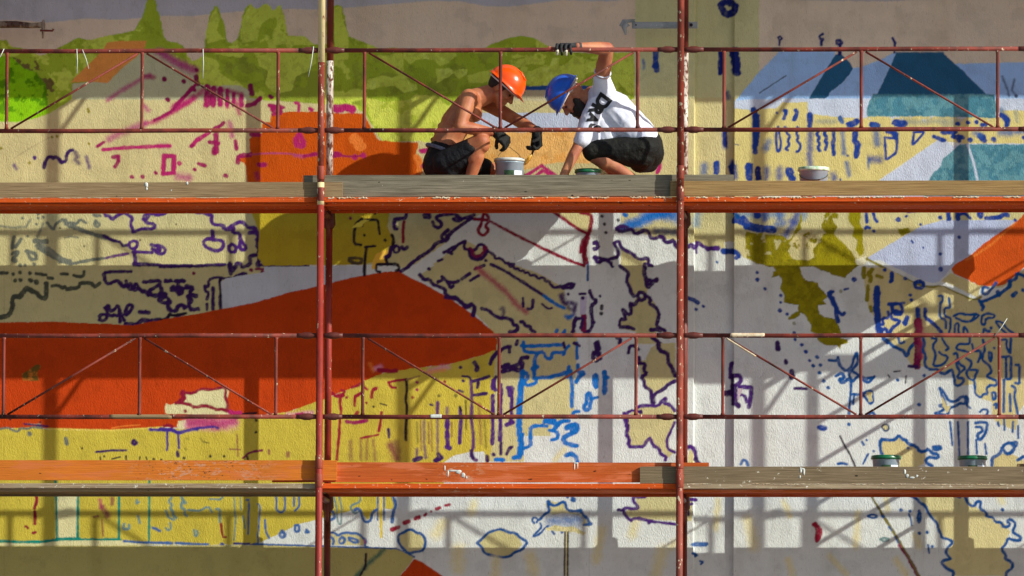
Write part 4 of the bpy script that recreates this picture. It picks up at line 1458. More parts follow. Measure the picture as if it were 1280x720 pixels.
# ground
t = NT('asphalt_ground'); c = t.mix(t.ramp(t.noise(t.pos(), 40, 6, .7), .3, .7), lin((104, 108, 108)), lin((136, 140, 138)))
M['ground'] = t.out(c, .9, t.bump(t.noise(t.pos(), 80, 4), .01))
bm = bmesh.new(); vs = [bm.verts.new(v) for v in ((-900, -900, 0), (900, -900, 0), (900, 900, 0), (-900, 900, 0))]; bm.faces.new(vs)
tag(obj('ground', bm, M['ground']), kind='structure')
# ---------------------------------------------------------------- scaffold
XL = P(400.3, 340, 0).x; XR = P(850.2, 340, 0).x; BAY = XR - XL
SX = [XL - 2 * BAY, XL - BAY, XL, XR, XR + BAY, XR + 2 * BAY]
ZU = P(640, 246.3, .03).z; ZL = ZU - 2.0; RY = .73
Zs = [ZU - 6, ZL - 2, ZL, ZU, ZU + 2.0]
scaf = empty('scaffolding', (0, 0, 0), 'red tube scaffolding of standards and lattice guard rails standing in front of the painted wall', 'scaffolding')
def zx(px, py, Y=0): return P(px, py, Y).z
def vtube(name, x, y, segs, r=.0243):
    for (z0, z1, mat) in segs:
        bm = bmesh.new(); tube(bm, [(x, y, z0), (x, y, z1)], r, 16)
        obj(name, bm, M[mat], scaf, True)
top = Zs[-1] + 1.15
for i, x in enumerate(SX):
    if i == 2:
        f = [(0, zx(400, 256), 'redbright'), (zx(400, 256), zx(402, 228), 'creamtube'), (zx(402, 228), zx(402, 78), 'red'), (zx(402, 78), top, 'creamtube')]
        r_ = [(0, ZL - .06, 'darktube'), (ZL - .06, ZU - .06, 'redbright'), (ZU, zx(412, 62), 'worn'), (zx(412, 62), top, 'darktube')]
    elif i == 3:
        f = [(0, zx(850, 240), 'red'), (zx(850, 240), top, 'red')]
        r_ = [(0, ZL - .06, 'darktube'), (ZL - .06, ZU - .06, 'darktube'), (ZU, zx(855, 52), 'worn'), (zx(855, 52), top, 'darktube')]
    else:
        f = [(0, top, 'red')]; r_ = [(0, top, 'darktube')]
    vtube('standard', x, 0, f); vtube('standard', x, RY, r_)
    for zc in (ZU + .12, ZL + .10, ZU - .03, ZL - .03, ZU - 3.0):   # joint collars
        bm = bmesh.new(); tube(bm, [(x, 0, zc), (x, 0, zc + .006), (x, 0, zc + .09), (x, 0, zc + .096)], [.025, .0275, .0275, .025], 16)
        obj('collar', bm, M['red'], scaf, True)
    for zd in Zs:
        bm = bmesh.new(); tube(bm, [(x, 0, zd - .085), (x, RY, zd - .085)], .021, 12)
        tube(bm, [(x, .01, zd - .30), (x, .12, zd - .12), (x, .15, zd - .09)], .013, 8)
        tube(bm, [(x, RY - .01, zd - .24), (x, RY - .09, zd - .10)], .013, 8)
        obj('transom', bm, M['darktube'], scaf, True)
        bm = bmesh.new(); tube(bm, [(x, RY, zd - .16), (x, RY, zd - .13), (x, RY, zd - .03), (x, RY, zd - .005)], [.026, .045, .04, .026], 12)
        obj('coupler', bm, M['raildark'], scaf, True)
def guard(px_posts, pyt, pyb, shape, x0, x1, mat='rail', label=None):
    """lattice guard rail: two rails, three posts, two braces; one part with sub-parts"""
    zt, zb = zx(640, pyt), zx(640, pyb); Y = .012
    e = bpy.data.objects.new('guard_rail', None); COL.objects.link(e); e.parent = scaf; e.location = (0, 0, 0)
    if label: e['label'] = label
    def sub(name, bm, m, sm=True):
        me = bpy.data.meshes.new(name); bm.to_mesh(me); bm.free(); o = link(name, me, M[m], None, sm); o.parent = e
        return o
    for z, nm in ((zt, 'top_rail'), (zb, 'bottom_rail')):
        bm = bmesh.new(); a, b = x0 + .14, x1 - .14
        tube(bm, [(a - .01, Y, z), (a + .7, Y, z - .002), (b - .8, Y, z + .001), (b + .01, Y, z)], .0155, 12); sub(nm, bm, mat)
        for (q0, q1) in ((x0 + .02, x0 + .16), (x1 - .16, x1 - .02)):
            bm = bmesh.new(); tube(bm, [(q0, Y, z), (q0 + .03, Y, z), (q0 + .05, Y, z), (q1 - .05, Y, z), (q1 - .03, Y, z), (q1, Y, z)], [.017, .017, .024, .024, .018, .017], 12); sub('coupling', bm, 'raildark')
    xs = px_posts
    for x in xs:
        bm = bmesh.new(); tube(bm, [(x, Y, zt - .012), (x, Y, zt - .03), (x, Y, zb + .03), (x, Y, zb + .012)], [.017, .0118, .0118, .017], 10); sub('post', bm, mat)
    if shape == 'A': br = [((xs[1], zt), (xs[0], zb)), ((xs[1], zt), (xs[2], zb))]
    else: br = [((xs[0], zt), (xs[1], zb)), ((xs[2], zt), (xs[1], zb))]
    for k, ((xa, za), (xb, zb2)) in enumerate(br):
        s = 1 if xb > xa else -1; lo = (xb - s * .03, Y + .004 * k, zb2 + .015); hi = (xa + s * .03, Y + .004 * k, za - .018)
        bm = bmesh.new(); tube(bm, [hi, lo], .0075, 8); sub('brace', bm, mat)
    return e
def xp(px, py=340): return P(px, py, .012).x
PU = [[xp(8.5, 110), xp(177.5, 110), xp(347.5, 110)], [xp(455.5, 110), xp(625.5, 110), xp(797, 110)], [xp(905, 110), xp(1076.5, 110), xp(1247, 110)]]
PL = [[xp(4.5, 470), xp(174.5, 470), xp(345, 470)], [xp(453.5, 470), xp(623.8, 470), xp(795, 470)], [xp(903.5, 470), xp(1076, 470), xp(1249, 470)]]
off = [p - SX[3] for p in PU[2]]
names = ['left bay', 'middle bay', 'right bay']
for b in range(5):
    x0, x1 = SX[b], SX[b + 1]; gen = [x0 + o for o in off]
    if b in (1, 2, 3):
        guard(PU[b - 1], 62.2, 162.3, 'AVA'[b - 1], x0, x1, 'rail', 'rusty lattice guard rail above the upper deck in the ' + names[b - 1])
        guard(PL[b - 1], 419.2, 520.8, 'AVV'[b - 1], x0, x1, 'rail', 'red lattice guard rail above the lower deck in the ' + names[b - 1])
    else:
        guard(gen, 62.2, 162.3, 'V', x0, x1); guard(gen, 419.2, 520.8, 'V', x0, x1)
    dz = 2.0 * PXM
    guard(gen, 62.2 - dz, 162.3 - dz, 'V', x0, x1)
def patch(pxa, pya, pxb, pyb, r, mat='lid'):
    bm = bmesh.new(); a, b = P(pxa, pya, .012), P(pxb, pyb, .012); n = 14
    tube(bm, [a.lerp(b, k / n) for k in range(n + 1)], [r * (1 if 0 < k < n else .97) + random.uniform(0, .0006) for k in range(n + 1)], 12)
    obj('paint_patch', bm, M[mat], scaf, True)
patch(913, 419.2, 956, 419.2, .0162, 'crust'); patch(908, 422.5, 945, 445.5, .0083, 'crust'); patch(137, 520.9, 215, 520.9, .0160, 'tanwood'); patch(538, 520.8, 552, 520.8, .0166)
# decks: a thing per bay and lift, each of planks
DN = {1: 'left bay', 2: 'middle bay', 3: 'right bay'}
def deck(b, z, mats, x0=None, x1=None, lab=None, th=.036, ys=(.028, .252, .476, .690), fr=None):
    a = (SX[b] + .004) if x0 is None else x0; c = (SX[b + 1] - .004) if x1 is None else x1
    d = empty('scaffold_deck', ((a + c) / 2, .35, z), lab, 'deck', 'scaffold decks')
    for k in range(3):
        bm = bmesh.new(); sag = random.uniform(-.003, .003)
        box(bm, a + random.uniform(-.004, .004), c + random.uniform(-.004, .004), ys[k] + .0008, ys[k + 1] - .0008, z - th + sag * (k > 0), z + sag * (k > 0)); bevel(bm, .003)
        obj('plank', bm, M[mats[0] if k == 0 else mats[1]], d)
    # narrow darker underside beam set back under the front plank gives the shadowed lip
    for yy in (.05, .60):
        bm = bmesh.new(); box(bm, a + .02, c - .02, yy, yy + .03, z - th - .022, z - th - .003)
        obj('stiffener', bm, M[mats[1]], d)
    return d
deck(1, ZU, ('oradeck', 'oradeck'), lab='orange edged upper deck in the left bay under the thin grey board')
deck(2, ZU, ('oradeck', 'oradeck'), lab='orange edged upper deck in the middle bay that the two workers crouch on')
deck(3, ZU, ('oradeck', 'oradeck'), lab='orange edged upper deck in the right bay carrying one white lidded pail')
deck(1, ZL, ('paledeck', 'tanwood'), lab='bare grey wooden lower deck in the left bay below the long orange board')
deck(2, ZL, ('oradeck', 'oraboard2'), lab='orange edged lower deck in the middle bay, empty')
deck(3, ZL, ('paledeck', 'oraboard2'), lab='pale edged lower deck in the right bay carrying the green lidded pails')
OFFD = 'plank deck of the scaffold outside the picture'
deck(0, ZU, ('oradeck', 'oradeck'), lab='upper plank deck beyond the left edge of the picture'); deck(0, ZL, ('paledeck', 'tanwood'), lab='lower plank deck beyond the left edge of the picture')
hx0, hx1 = P(1322, 250, .3).x, P(1404, 250, .3).x
deck(4, ZU, ('oradeck', 'oradeck'), x1=hx0, lab='short upper deck piece beyond the right edge, before the ladder gap'); deck(4, ZU, ('oradeck', 'oradeck'), x0=hx1, lab='long upper deck piece beyond the right edge, after the ladder gap'); deck(4, ZL, ('paledeck', 'oraboard2'), lab='lower plank deck beyond the right edge carrying the ladder')
for b in range(5):
    o5 = ('first', 'second', 'third', 'fourth', 'fifth')[b]; deck(b, ZU + 2, ('oradeck', 'oradeck'), lab='plank deck above the top edge of the picture, ' + o5 + ' from the left'); deck(b, ZL - 2, ('paledeck', 'oradeck'), lab='plank deck below the bottom edge of the picture, ' + o5 + ' from the left')
# ragged crust of dried plaster along the front edge of the decks
def crust(b, z, amt, lab):
    rr = random.Random(b * 7 + int(z * 3)); x = SX[b] + .05; pts = []; rs = []; on = 1
    while x < SX[b + 1] - .05:
        if rr.random() < .10: on = 1 - on
        pts.append((x, .0275, z - .001 - rr.uniform(0, .005) * amt)); rs.append((rr.uniform(.0012, .0048) * amt) if on else .0004); x += rr.uniform(.004, .013)
    bm = bmesh.new(); tube(bm, pts, rs, 5)
    o = obj('plaster_crust', bm, M['crust']); tag(o, lab, 'plaster', None, 'stuff')
crust(1, ZU, .6, 'broken line of dried plaster on the edge of the upper left deck'); crust(2, ZU, 1.5, 'broken line of dried plaster on the deck edge under the two workers')
crust(3, ZU, 1.3, 'broken line of dried plaster on the edge of the upper right deck'); crust(3, ZL, .8, 'broken line of dried plaster on the edge of the lower right deck')
# toe boards
def board(pxa, pxb, pyt, pyb, y0, y1, mat, lab, tilt=0.0, bend=0.0):
    za, zb_ = P(640, pyt, y0).z, P(640, pyb, y0).z; xa, xb = P(pxa, (pyt + pyb) / 2, y0).x, P(pxb, (pyt + pyb) / 2, y0).x
    bm = bmesh.new(); box(bm, xa, xb, y0, y1, zb_, za)
    bmesh.ops.subdivide_edges(bm, edges=[e for e in bm.edges if abs(e.verts[0].co.x - e.verts[1].co.x) > .2], cuts=16)
    for v in bm.verts:
        f = (v.co.x - xa) / (xb - xa); v.co.z += tilt * (f - .5) + bend * 4 * f * (1 - f) + random.uniform(-.0008, .0008)
    bmesh.ops.recalc_face_normals(bm, faces=bm.faces)
    o = obj('toe_board', bm, M[mat]); return tag(o, lab, 'toe board', 'toe boards along the deck edges')
board(-480, 428, 227.2, 245.6, .034, .058, 'tanwood', 'thin brown toe board on the upper deck, left of the cream topped standard')
board(379, 917, 218.6, 245.4, .062, .090, 'oldwood', 'tall weathered grey toe board in front of the two crouching workers')
board(838, 1420, 226.4, 245.0, .032, .056, 'newwood', 'pale brown toe board on the upper deck at the right, below the white lidded pail')
board(-480, 421, 575.5, 600.5, .034, .058, 'oraboard', 'yellowish orange toe board on the lower deck at the left, scraped near its middle')
board(340, 886, 578.0, 602.8, .062, .088, 'oraboard2', 'red orange toe board on the lower deck between the two red standards')
board(800, 1420, 583.0, 604.2, .032, .056, 'paintwood', 'plaster spattered brown toe board below the two green lidded pails')
# ladder in the bay to the right (outside the picture, its shadow crosses the wall)
lx = P(1359, 400, .2).x
lad = empty('ladder', (lx, .2, ZL), 'metal ladder between two decks outside the picture', 'ladder')
for yy in (.035, .42):
    bm = bmesh.new(); tube(bm, [(lx, yy, ZL), (lx, yy, ZU + .02)], .022, 10); obj('stile', bm, M['galv'], lad, True)
for k in range(7):
    z = ZL + .2 + .285 * k
    bm = bmesh.new(); tube(bm, [(lx, .035, z), (lx, .42, z)], .016, 8); obj('rung', bm, M['galv'], lad, True)
# ---------------------------------------------------------------- pails
def pail(px, top_py, zdeck, Y, rtop, kind, lab, hgt=None, labels=True):
    c = P(px, top_py, Y); x, zt = c.x, c.z; h = zt - zdeck
    d = empty('paint_pail', (x, Y, zdeck), lab, 'pail', 'paint pails on the decks')
    rb = rtop * .86
    bm = bmesh.new(); lathe(bm, [(rb * .96, .002), (rb, .008), (rtop * .965, h - .035), (rtop, h - .033), (rtop, h - .026), (rtop * .97, h - .024), (rtop * .97, h - .006), (rtop * .9, h - .006), (rtop * .86, h - .03)], (x, Y, zdeck), 36)
    obj('body', bm, M['pail'], d, True)
    if kind == 'open':
        bm = bmesh.new(); lathe(bm, [(rtop * .9, h - .02), (rtop * 1.03, h - .022), (rtop * 1.05, h - .012), (rtop * 1.03, h), (rtop * .92, h + .002), (rtop * .9, h - .01)], (x, Y, zdeck), 36)
        obj('rim', bm, M['lid'], d, True)
        bm = bmesh.new(); lathe(bm, [(rtop * .88, h - .05), (rtop * .88, h - .045)], (x, Y, zdeck), 30); obj('paint', bm, M['yellowp'], d)
    else:
        m = 'greenlid' if kind == 'green' else 'greenrim'
        bm = bmesh.new(); lathe(bm, [(rtop * .98, h - .03), (rtop * 1.07, h - .028), (rtop * 1.08, h - .016), (rtop * 1.05, h - .012), (rtop * 1.06, h - .004), (rtop * .95, h), (rtop * .9, h - .004)], (x, Y, zdeck), 36)
        obj('lid', bm, M[m], d, True)
    if labels:   # wrap label: a shallow sleeve over part of the body
        for (a0, a1, m, g) in ((-1.9, -1.15, 'labelg', .001), (-1.18, -.5, 'label', .002)):
            bm = bmesh.new(); prev = None
            for k in range(9):
                an = a0 + (a1 - a0) * k / 8; row = []
                for f in (.12, .8):
                    rr = (rb + (rtop * .965 - rb) * f) + g + .001
                    row.append(bm.verts.new((x + rr * math.cos(an), Y + rr * math.sin(an), zdeck + f * (h - .035))))
                if prev: bm.faces.new((prev[0], row[0], row[1], prev[1]))
                prev = row
            o = obj('label', bm, M[m], d, True)
    return d, x, h
def handle(d, pts, r=.0022):
    bm = bmesh.new(); tube(bm, pts, r, 6); obj('handle', bm, M['wire'], d, True)
pa, pax, pah = pail(637, 198.5, ZU, .42, .105, 'open', 'open grey paint pail with white rim held by the shirtless worker')
hp = P(635, 184, .42)
handle(pa, [(pax - .1, .42, ZU + pah - .03), (pax - .075, .42, ZU + pah + .03), (hp.x - .012, .42, hp.z + .0), (hp.x + .012, .42, hp.z), (pax + .06, .42, ZU + pah + .035), (pax + .1, .42, ZU + pah - .03)])
pb, pbx, pbh = pail(1017, 209.0, ZU, .40, .104, 'white', 'grey paint pail with green smeared white lid on the upper deck at the right', labels=False)
handle(pb, [(pbx + .1 * math.cos(a), .40 - .108 * abs(math.sin(a)) , ZU + pbh - .05 - .05 * abs(math.sin(a))) for a in [PI * k / 12 for k in range(13)]], .003)
pc, _, _ = pail(1107.5, 569.3, ZL, .30, .098, 'green', 'green lidded paint pail on the lower deck, the nearer one to the red standard')
pd, _, _ = pail(1215.5, 570.0, ZL, .30, .098, 'green', 'green lidded paint pail on the lower deck, nearest the right edge')
pe, _, _ = pail(735, 211.5, ZU, .30, .088, 'green', 'small pail half hidden behind the board at the bearded worker\'s knee', labels=False)
bm = bmesh.new(); a = P(1271, 578, .3); box(bm, a.x, a.x + .16, .25, .36, ZL + .001, a.z - .012); bevel(bm, .004)
c0 = obj('wood_block', bm, M['tanwood']); tag(c0, 'small brown wooden block on the lower deck at the right edge', 'block')
# ---------------------------------------------------------------- bars near the wall
def bar(name, pxa, pxb, pyt, pyb, Y, mat, lab):
    a = P(pxa, pyt, Y); b = P(pxb, pyb, Y)
    d = empty(name, ((a.x + b.x) / 2, Y, (a.z + b.z) / 2), lab, 'clamp bar'); return d, a, b
d, a, b = bar('clamp_bar', 790, 872, 27.5, 35.5, .78, 'galv', 'grey steel clamp bar with a hooked jaw, beside the top of the right standard')
bm = bmesh.new(); box(bm, a.x, b.x, .765, .80, b.z, a.z); bevel(bm, .004); obj('bar', bm, M['galv'], d)
bm = bmesh.new(); box(bm, a.x + .01, b.x - .01, .758, .764, b.z + .012, a.z - .012); obj('web', bm, M['galv'], d)
p1, p2, p3, p4 = P(794, 25.5, .78), P(779, 27, .78), P(776, 33, .78), P(782.5, 43.5, .78)
bm = bmesh.new(); tube(bm, [p1, p2, p3], [.010, .016, .014], 8); obj('hook', bm, M['galv'], d, True)
bm = bmesh.new(); tube(bm, [P(784, 29, .78), P(780, 34, .78), p4], [.026, .02, .007], 8); obj('jaw', bm, M['galv'], d, True)
for q_, r_ in ((864, .012), (795, .006)):
    c = P(q_, 31.3, .764); bm = bmesh.new(); tube(bm, [(c.x, .756, c.z), (c.x, .762, c.z)], r_, 12); obj('hole', bm, M['ink'], d)
d, a, b = bar('wall_anchor_bar', -60, 54, 25.5, 35.5, .80, 'oldiron', 'rust stained iron bar ending in a bolt, at the top left corner')
bm = bmesh.new(); tube(bm, [(a.x, .8, (a.z + b.z) / 2 + .004), (a.x + .2, .8, (a.z + b.z) / 2), P(20, 30.5, .8), P(40, 32, .8), P(55, 31, .8)], [.028, .028, .026, .020, .022], 10); obj('bar', bm, M['oldiron'], d, True)
bm = bmesh.new(); tube(bm, [P(54.5, 24.5, .79), P(54, 31, .79), P(54, 37, .79), P(53.5, 48, .79)], [.006, .016, .012, .007], 8); obj('clamp_jaw', bm, M['oldiron'], d, True)
bm = bmesh.new(); tube(bm, [P(50, 38, .785), P(66, 38.5, .785), P(66.4, 36, .785)], [.008, .007, .010], 8); obj('bolt', bm, M['darktube'], d, True)
# cable ties hanging from the rails
for (x0, y0, x1, y1, lab) in ((96, 61, 96.3, 92, 'long white cable tie hanging straight from the top rail at the left'), (103, 62, 111, 86, 'short thin white cable tie slanting from the top rail beside a longer one'),
        (5, 61, -3, 76, 'white cable tie at the left picture edge on the top rail'), (253.8, 61, 253.6, 98, 'white cable tie hanging straight from the top rail above the purple spray marks'),
        (392, 58, 385.5, 96, 'pale cable tie slanting from the rail coupling beside the cream topped standard'), (1243.5, 420, 1259, 398, 'pale stick up cable tie on the lower rail at the right')):
    a, b = P(x0, y0, -.008), P(x1, y1, -.012); m_ = (a + b) / 2 + Vector((.004, -.004, 0))
    bm = bmesh.new(); tube(bm, [a, m_, b], [.0032, .0028, .0022], 6)
    tag(obj('cable_tie', bm, M['tie'], None, True), lab, 'cable tie', 'cable ties on the guard rails')
# white splashes of plaster on the boards
for k, (x0, y0, r) in enumerate(((183, 231, .012), (183.2, 236, .007), (234, 229, .008), (214, 238, .004), (575, 598, 0), (570, 592, 0))):
    if r == 0: continue
    c = P(x0, y0, .03); bm = bmesh.new(); bmesh.ops.create_icosphere(bm, subdivisions=2, radius=r)
    for v in bm.verts:
        v.co.y *= .3; v.co.z *= 1.5; v.co += v.co * random.uniform(-.2, .25)
        v.co += Vector((c.x, .034, c.z))
    o = obj('plaster_blob', bm, M['lid'], None, True); tag(o, ['large white plaster blob on the thin brown toe board', 'tail of the large white plaster blob on the thin brown toe board', 'white plaster dab right of the large blob on the thin brown toe board', 'tiny plaster fleck low on the thin brown toe board'][k], 'plaster')

def splash(lab, y, items):
    bm = bmesh.new(); rr = random.Random(5)
    for (px, py, rx, rz) in items:
        c = P(px, py, y); b2 = bmesh.new(); bmesh.ops.create_icosphere(b2, subdivisions=2, radius=1)
        for v in b2.verts:
            k = 1 + rr.uniform(-.25, .25); v.co = Vector((c.x + v.co.x * rx / PXM * k, y + v.co.y * .0035, c.z + v.co.z * rz / PXM * k))
        me = bpy.data.meshes.new('t'); b2.to_mesh(me); b2.free(); bm.from_mesh(me); bpy.data.meshes.remove(me)
    tag(obj('plaster_splash', bm, M['lid'], None, True), lab, 'plaster')
splash('white plaster splash on the red orange toe board, right of the left standard', .062, ((566, 588.5, 7, 1.2), (573, 590, 4, 2.6), (579, 594, 3, 3.2), (560, 592, 1, 4), (556, 585, .8, 4), (583, 597, 1.2, 2)))
splash('two short white drips at the top of the red orange toe board', .062, ((718, 583, .7, 5), (722, 582, .7, 4.5), (720, 579, 3.5, .9)))
splash('hooked cream plaster smear on the brown toe board below the nearer green lidded pail', .032, ((1131, 590, 1.4, 3.2), (1134, 595, 2, 2.4), (1140, 597, 4, 1.3), (1146, 595, 1.6, 1.6)))
splash('pale plaster smear on the brown toe board, left of the green lidded pails', .032, ((1001, 588, 1.4, 3.6), (1005, 590, 1.4, 4.2), (1003, 586, 3, 1.2), (1000, 596, 1, 2)))
# ---------------------------------------------------------------- people: capsules fused into one continuous skin
def capsule(bm, p0, r0, p1, r1, wide=1.0, n=16, axis=None):
    p0, p1 = Vector(p0), Vector(p1); d = p1 - p0; L = d.length
    dn = d.normalized() if L > 1e-6 else Vector((0, 0, 1))
    pts = []; rs = []
    for k in range(5):
        a = PI / 2 * k / 5; pts.append(p0 - dn * r0 * math.cos(a)); rs.append(max(r0 * math.sin(a), 1e-4))
    pts.append(p0); rs.append(r0)
    if L > 1e-6: pts.append((p0 + p1) / 2); rs.append((r0 + r1) / 2)
    pts.append(p1 + dn * 1e-5); rs.append(r1)
    for k in range(4, -1, -1):
        a = PI / 2 * k / 5; pts.append(p1 + dn * r1 * math.cos(a)); rs.append(max(r1 * math.sin(a), 1e-4))
    b2 = bmesh.new(); tube(b2, pts, rs, n)
    if wide != 1.0:
        ax = (axis or Vector((0, 1, 0))); ax = ax.normalized(); c = (p0 + p1) / 2
        for v in b2.verts:
            h = (v.co - c).dot(ax); v.co += ax * h * (wide - 1)
    me = bpy.data.meshes.new('t'); b2.to_mesh(me); b2.free(); bm.from_mesh(me); bpy.data.meshes.remove(me)
def ell(bm, c, rx, ry, rz, X=Vector((1, 0, 0)), Yv=Vector((0, 1, 0)), Z=Vector((0, 0, 1))):
    b2 = bmesh.new(); bmesh.ops.create_icosphere(b2, subdivisions=3, radius=1)
    for v in b2.verts: v.co = Vector(c) + X * v.co.x * rx + Yv * v.co.y * ry + Z * v.co.z * rz
    me = bpy.data.meshes.new('t'); b2.to_mesh(me); b2.free(); bm.from_mesh(me); bpy.data.meshes.remove(me)
def fuse(name, bm, mat, parent, vox=.006, sm=8, disp=0.0, dscale=.05, cut=None):
    bmesh.ops.recalc_face_normals(bm, faces=bm.faces)
    me = bpy.data.meshes.new(name + '_raw'); bm.to_mesh(me); bm.free()
    o = bpy.data.objects.new('tmp', me); COL.objects.link(o)
    m = o.modifiers.new('r', 'REMESH'); m.mode = 'VOXEL'; m.voxel_size = vox; m.use_smooth_shade = True
    s = o.modifiers.new('s', 'SMOOTH'); s.factor = .5; s.iterations = sm
    if disp:
        tx = bpy.data.textures.new(name, 'CLOUDS'); tx.noise_scale = dscale; tx.noise_depth = 2
        dm = o.modifiers.new('d', 'DISPLACE'); dm.texture = tx; dm.strength = disp; dm.mid_level = .5; dm.texture_coords = 'GLOBAL'
    dg = bpy.context.evaluated_depsgraph_get()
    me2 = bpy.data.meshes.new_from_object(o.evaluated_get(dg)); me2.name = name
    bpy.data.objects.remove(o); bpy.data.meshes.remove(me)
    me2.materials.clear()
    if cut:
        b = bmesh.new(); b.from_mesh(me2)
        for (co, no) in cut:
            r = bmesh.ops.bisect_plane(b, geom=b.verts[:] + b.edges[:] + b.faces[:], plane_co=co, plane_no=no, clear_outer=True)
        b.to_mesh(me2); b.free()
    return link(name, me2, mat, parent, True)
def Q(px, py, Y): return P(px, py, Y)
def head_parts(bm, C, f, u, beard=False):
    s = f.cross(u).normalized()
    def L(a, b, c): return C + f * a + u * b + s * c
    ell(bm, L(-.012, .03, 0), .098, .078, .092, f, s, u)
    ell(bm, L(.035, -.02, 0), .066, .066, .085, f, s, u)
    capsule(bm, L(.02, -.055, .045), .03, L(.07, -.095, .012), .022); capsule(bm, L(.02, -.055, -.045), .03, L(.07, -.095, -.012), .022)
    ell(bm, L(.078, -.095, 0), .024, .03, .022, f, s, u)
    capsule(bm, L(.09, .022, 0), .010, L(.118, -.022, 0), .0145); ell(bm, L(.108, -.027, .012), .012, .010, .009, f, s, u); ell(bm, L(.108, -.027, -.012), .012, .010, .009, f, s, u)
    capsule(bm, L(.088, .03, -.035), .012, L(.088, .03, .035), .012)
    capsule(bm, L(.093, -.053, -.02), .0085, L(.093, -.053, .02), .0085); capsule(bm, L(.090, -.067, -.017), .009, L(.090, -.067, .017), .009)
    for sg in (-1, 1):
        ell(bm, L(.07, -.02, .045 * sg), .026, .022, .02, f, s, u)
        ell(bm, L(-.008, -.012, .080 * sg), .020, .010, .032, (f + s * sg * -.35).normalized(), s, u)
        ell(bm, L(-.010, -.030, .080 * sg), .012, .009, .012, f, s, u)
    return L
def eyes(C, f, u, parent):
    s = f.cross(u).normalized()
    for sg in (-1, 1):
        bm = bmesh.new(); ell(bm, C + f * .083 + u * .006 + s * .034 * sg, .011, .014, .009, f, s, u); obj('eye', bm, M['eye'], parent, True)
        bm = bmesh.new(); capsule(bm, C + f * .098 + u * .026 + s * .018 * sg, .004, C + f * .088 + u * .032 + s * .05 * sg, .003); obj('eyebrow', bm, M['hair'], parent, True)
def helmet(Cd, f, u, mat, parent, r=.135, pk=.04):
    s = f.cross(u).normalized()
    b = bmesh.new(); bmesh.ops.create_uvsphere(b, u_segments=40, v_segments=24, radius=1)
    bmesh.ops.delete(b, geom=[v for v in b.verts if v.co.z < -.12], context='VERTS')
    for v in b.verts:
        x, y, z = v.co
        ridge = .035 * max(0, 1 - abs(y) * 5.5) * max(0, z)                   # centre ridge
        k = 1 + ridge
        v.co = Cd + f * x * r * 1.06 * k + s * y * r * .86 * k + u * z * r * .98 * k
    # flared rim with peak
    edge = [e for e in b.edges if e.is_boundary]
    bmesh.ops.extrude_edge_only(b, edges=edge)
    low = [v for v in b.verts if v.is_boundary]
    for v in low:
        d = v.co - Cd; fx = d.dot(f) / r; out = (d - u * d.dot(u)).normalized()
        ext = .012 + pk * max(0, fx - .35) ** .7 * (1 if fx > .35 else 0)
        v.co += out * ext - u * (.006 + .012 * max(0, fx))
    bmesh.ops.recalc_face_normals(b, faces=b.faces)
    geom = bmesh.ops.solidify(b, geom=b.faces[:], thickness=.004)
    hh = obj('helmet', b, M[mat], parent, True)
    b = bmesh.new()
    for sgn in (0,):
        ring = [Cd + f * math.cos(a) * r * 1.0 + s * math.sin(a) * r * .8 - u * .022 for a in [2 * PI * k / 28 for k in range(28)]]
        tube(b, ring + [ring[0]], .006, 6, cap=False)
    obj('headband', b, M['strap'], parent, True)
    for v in (-.03, .03):
        b = bmesh.new(); tube(b, [Cd - f * .07 + s * v + u * r * .74, Cd + f * .03 + s * v + u * r * .985, Cd + f * .09 + s * v * .9 + u * r * .80], .0045, 6); obj('helmet_ridge', b, M[mat], hh, True)
    return hh
def finger(bm, pts, r=.0085):
    for i, (a, b) in enumerate(zip(pts, pts[1:])): capsule(bm, a, r * (1 - .07 * i), b, r * (1 - .07 * (i + 1)), n=10)

# ---- the shirtless worker with the orange helmet
yA = .50
A = empty('person', (P(570, 248, yA).x, yA, ZU), 'shirtless person in orange helmet and black shorts squatting over an open pail and stirring paint', 'person')
# skin
bm = bmesh.new()
hip, chest, sh = Q(551, 196, yA), Q(577, 141, yA), Q(594, 122, yA)
capsule(bm, Q(553, 196, yA), .115, Q(561, 172, yA), .100, 1.28)
capsule(bm, Q(558, 176, yA), .098, Q(572, 152, yA), .108, 1.32)
capsule(bm, Q(570, 154, yA), .108, Q(586, 131, yA), .096, 1.42)
capsule(bm, Q(588, 124, yA - .12), .062, Q(596, 126, yA + .14), .06)
for k in range(9):                                                     # spine bumps and shoulder blades
    a = k / 8; p = Q(536 + 34 * a + 4 * a * a, 184 - 58 * a - 6 * math.sin(a * PI), yA - .005); ell(bm, p, .014, .018, .016)
ell(bm, Q(578, 131, yA - .07), .050, .055, .075); ell(bm, Q(578, 131, yA + .09), .05, .055, .07)
ell(bm, Q(594, 142, yA), .05, .12, .06)                             # chest
CA = Q(626.5, 111, yA - .01); fA = Vector((.72, -.06, -.69)).normalized(); uA = (Vector((.70, 0, .72)) - fA * Vector((.70, 0, .72)).dot(fA)).normalized()
capsule(bm, Q(597, 124, yA), .066, CA - uA * .075 - fA * .02, .056)
capsule(bm, Q(590, 121, yA - .03), .055, CA - uA * .06 - fA * .045, .045)  # trapezius / nape
head_parts(bm, CA, fA, uA)
# near arm
S1, E1, W1 = Q(586, 122, yA - .19), Q(575, 158, yA - .27), Q(619, 166, yA - .17)
capsule(bm, S1, .063, S1.lerp(E1, .45), .056); capsule(bm, S1.lerp(E1, .3), .056, E1, .042)
capsule(bm, E1, .042, E1.lerp(W1, .35), .045); capsule(bm, E1.lerp(W1, .3), .045, W1, .029)
capsule(bm, W1, .025, W1 + (W1 - E1).normalized() * .03, .024)
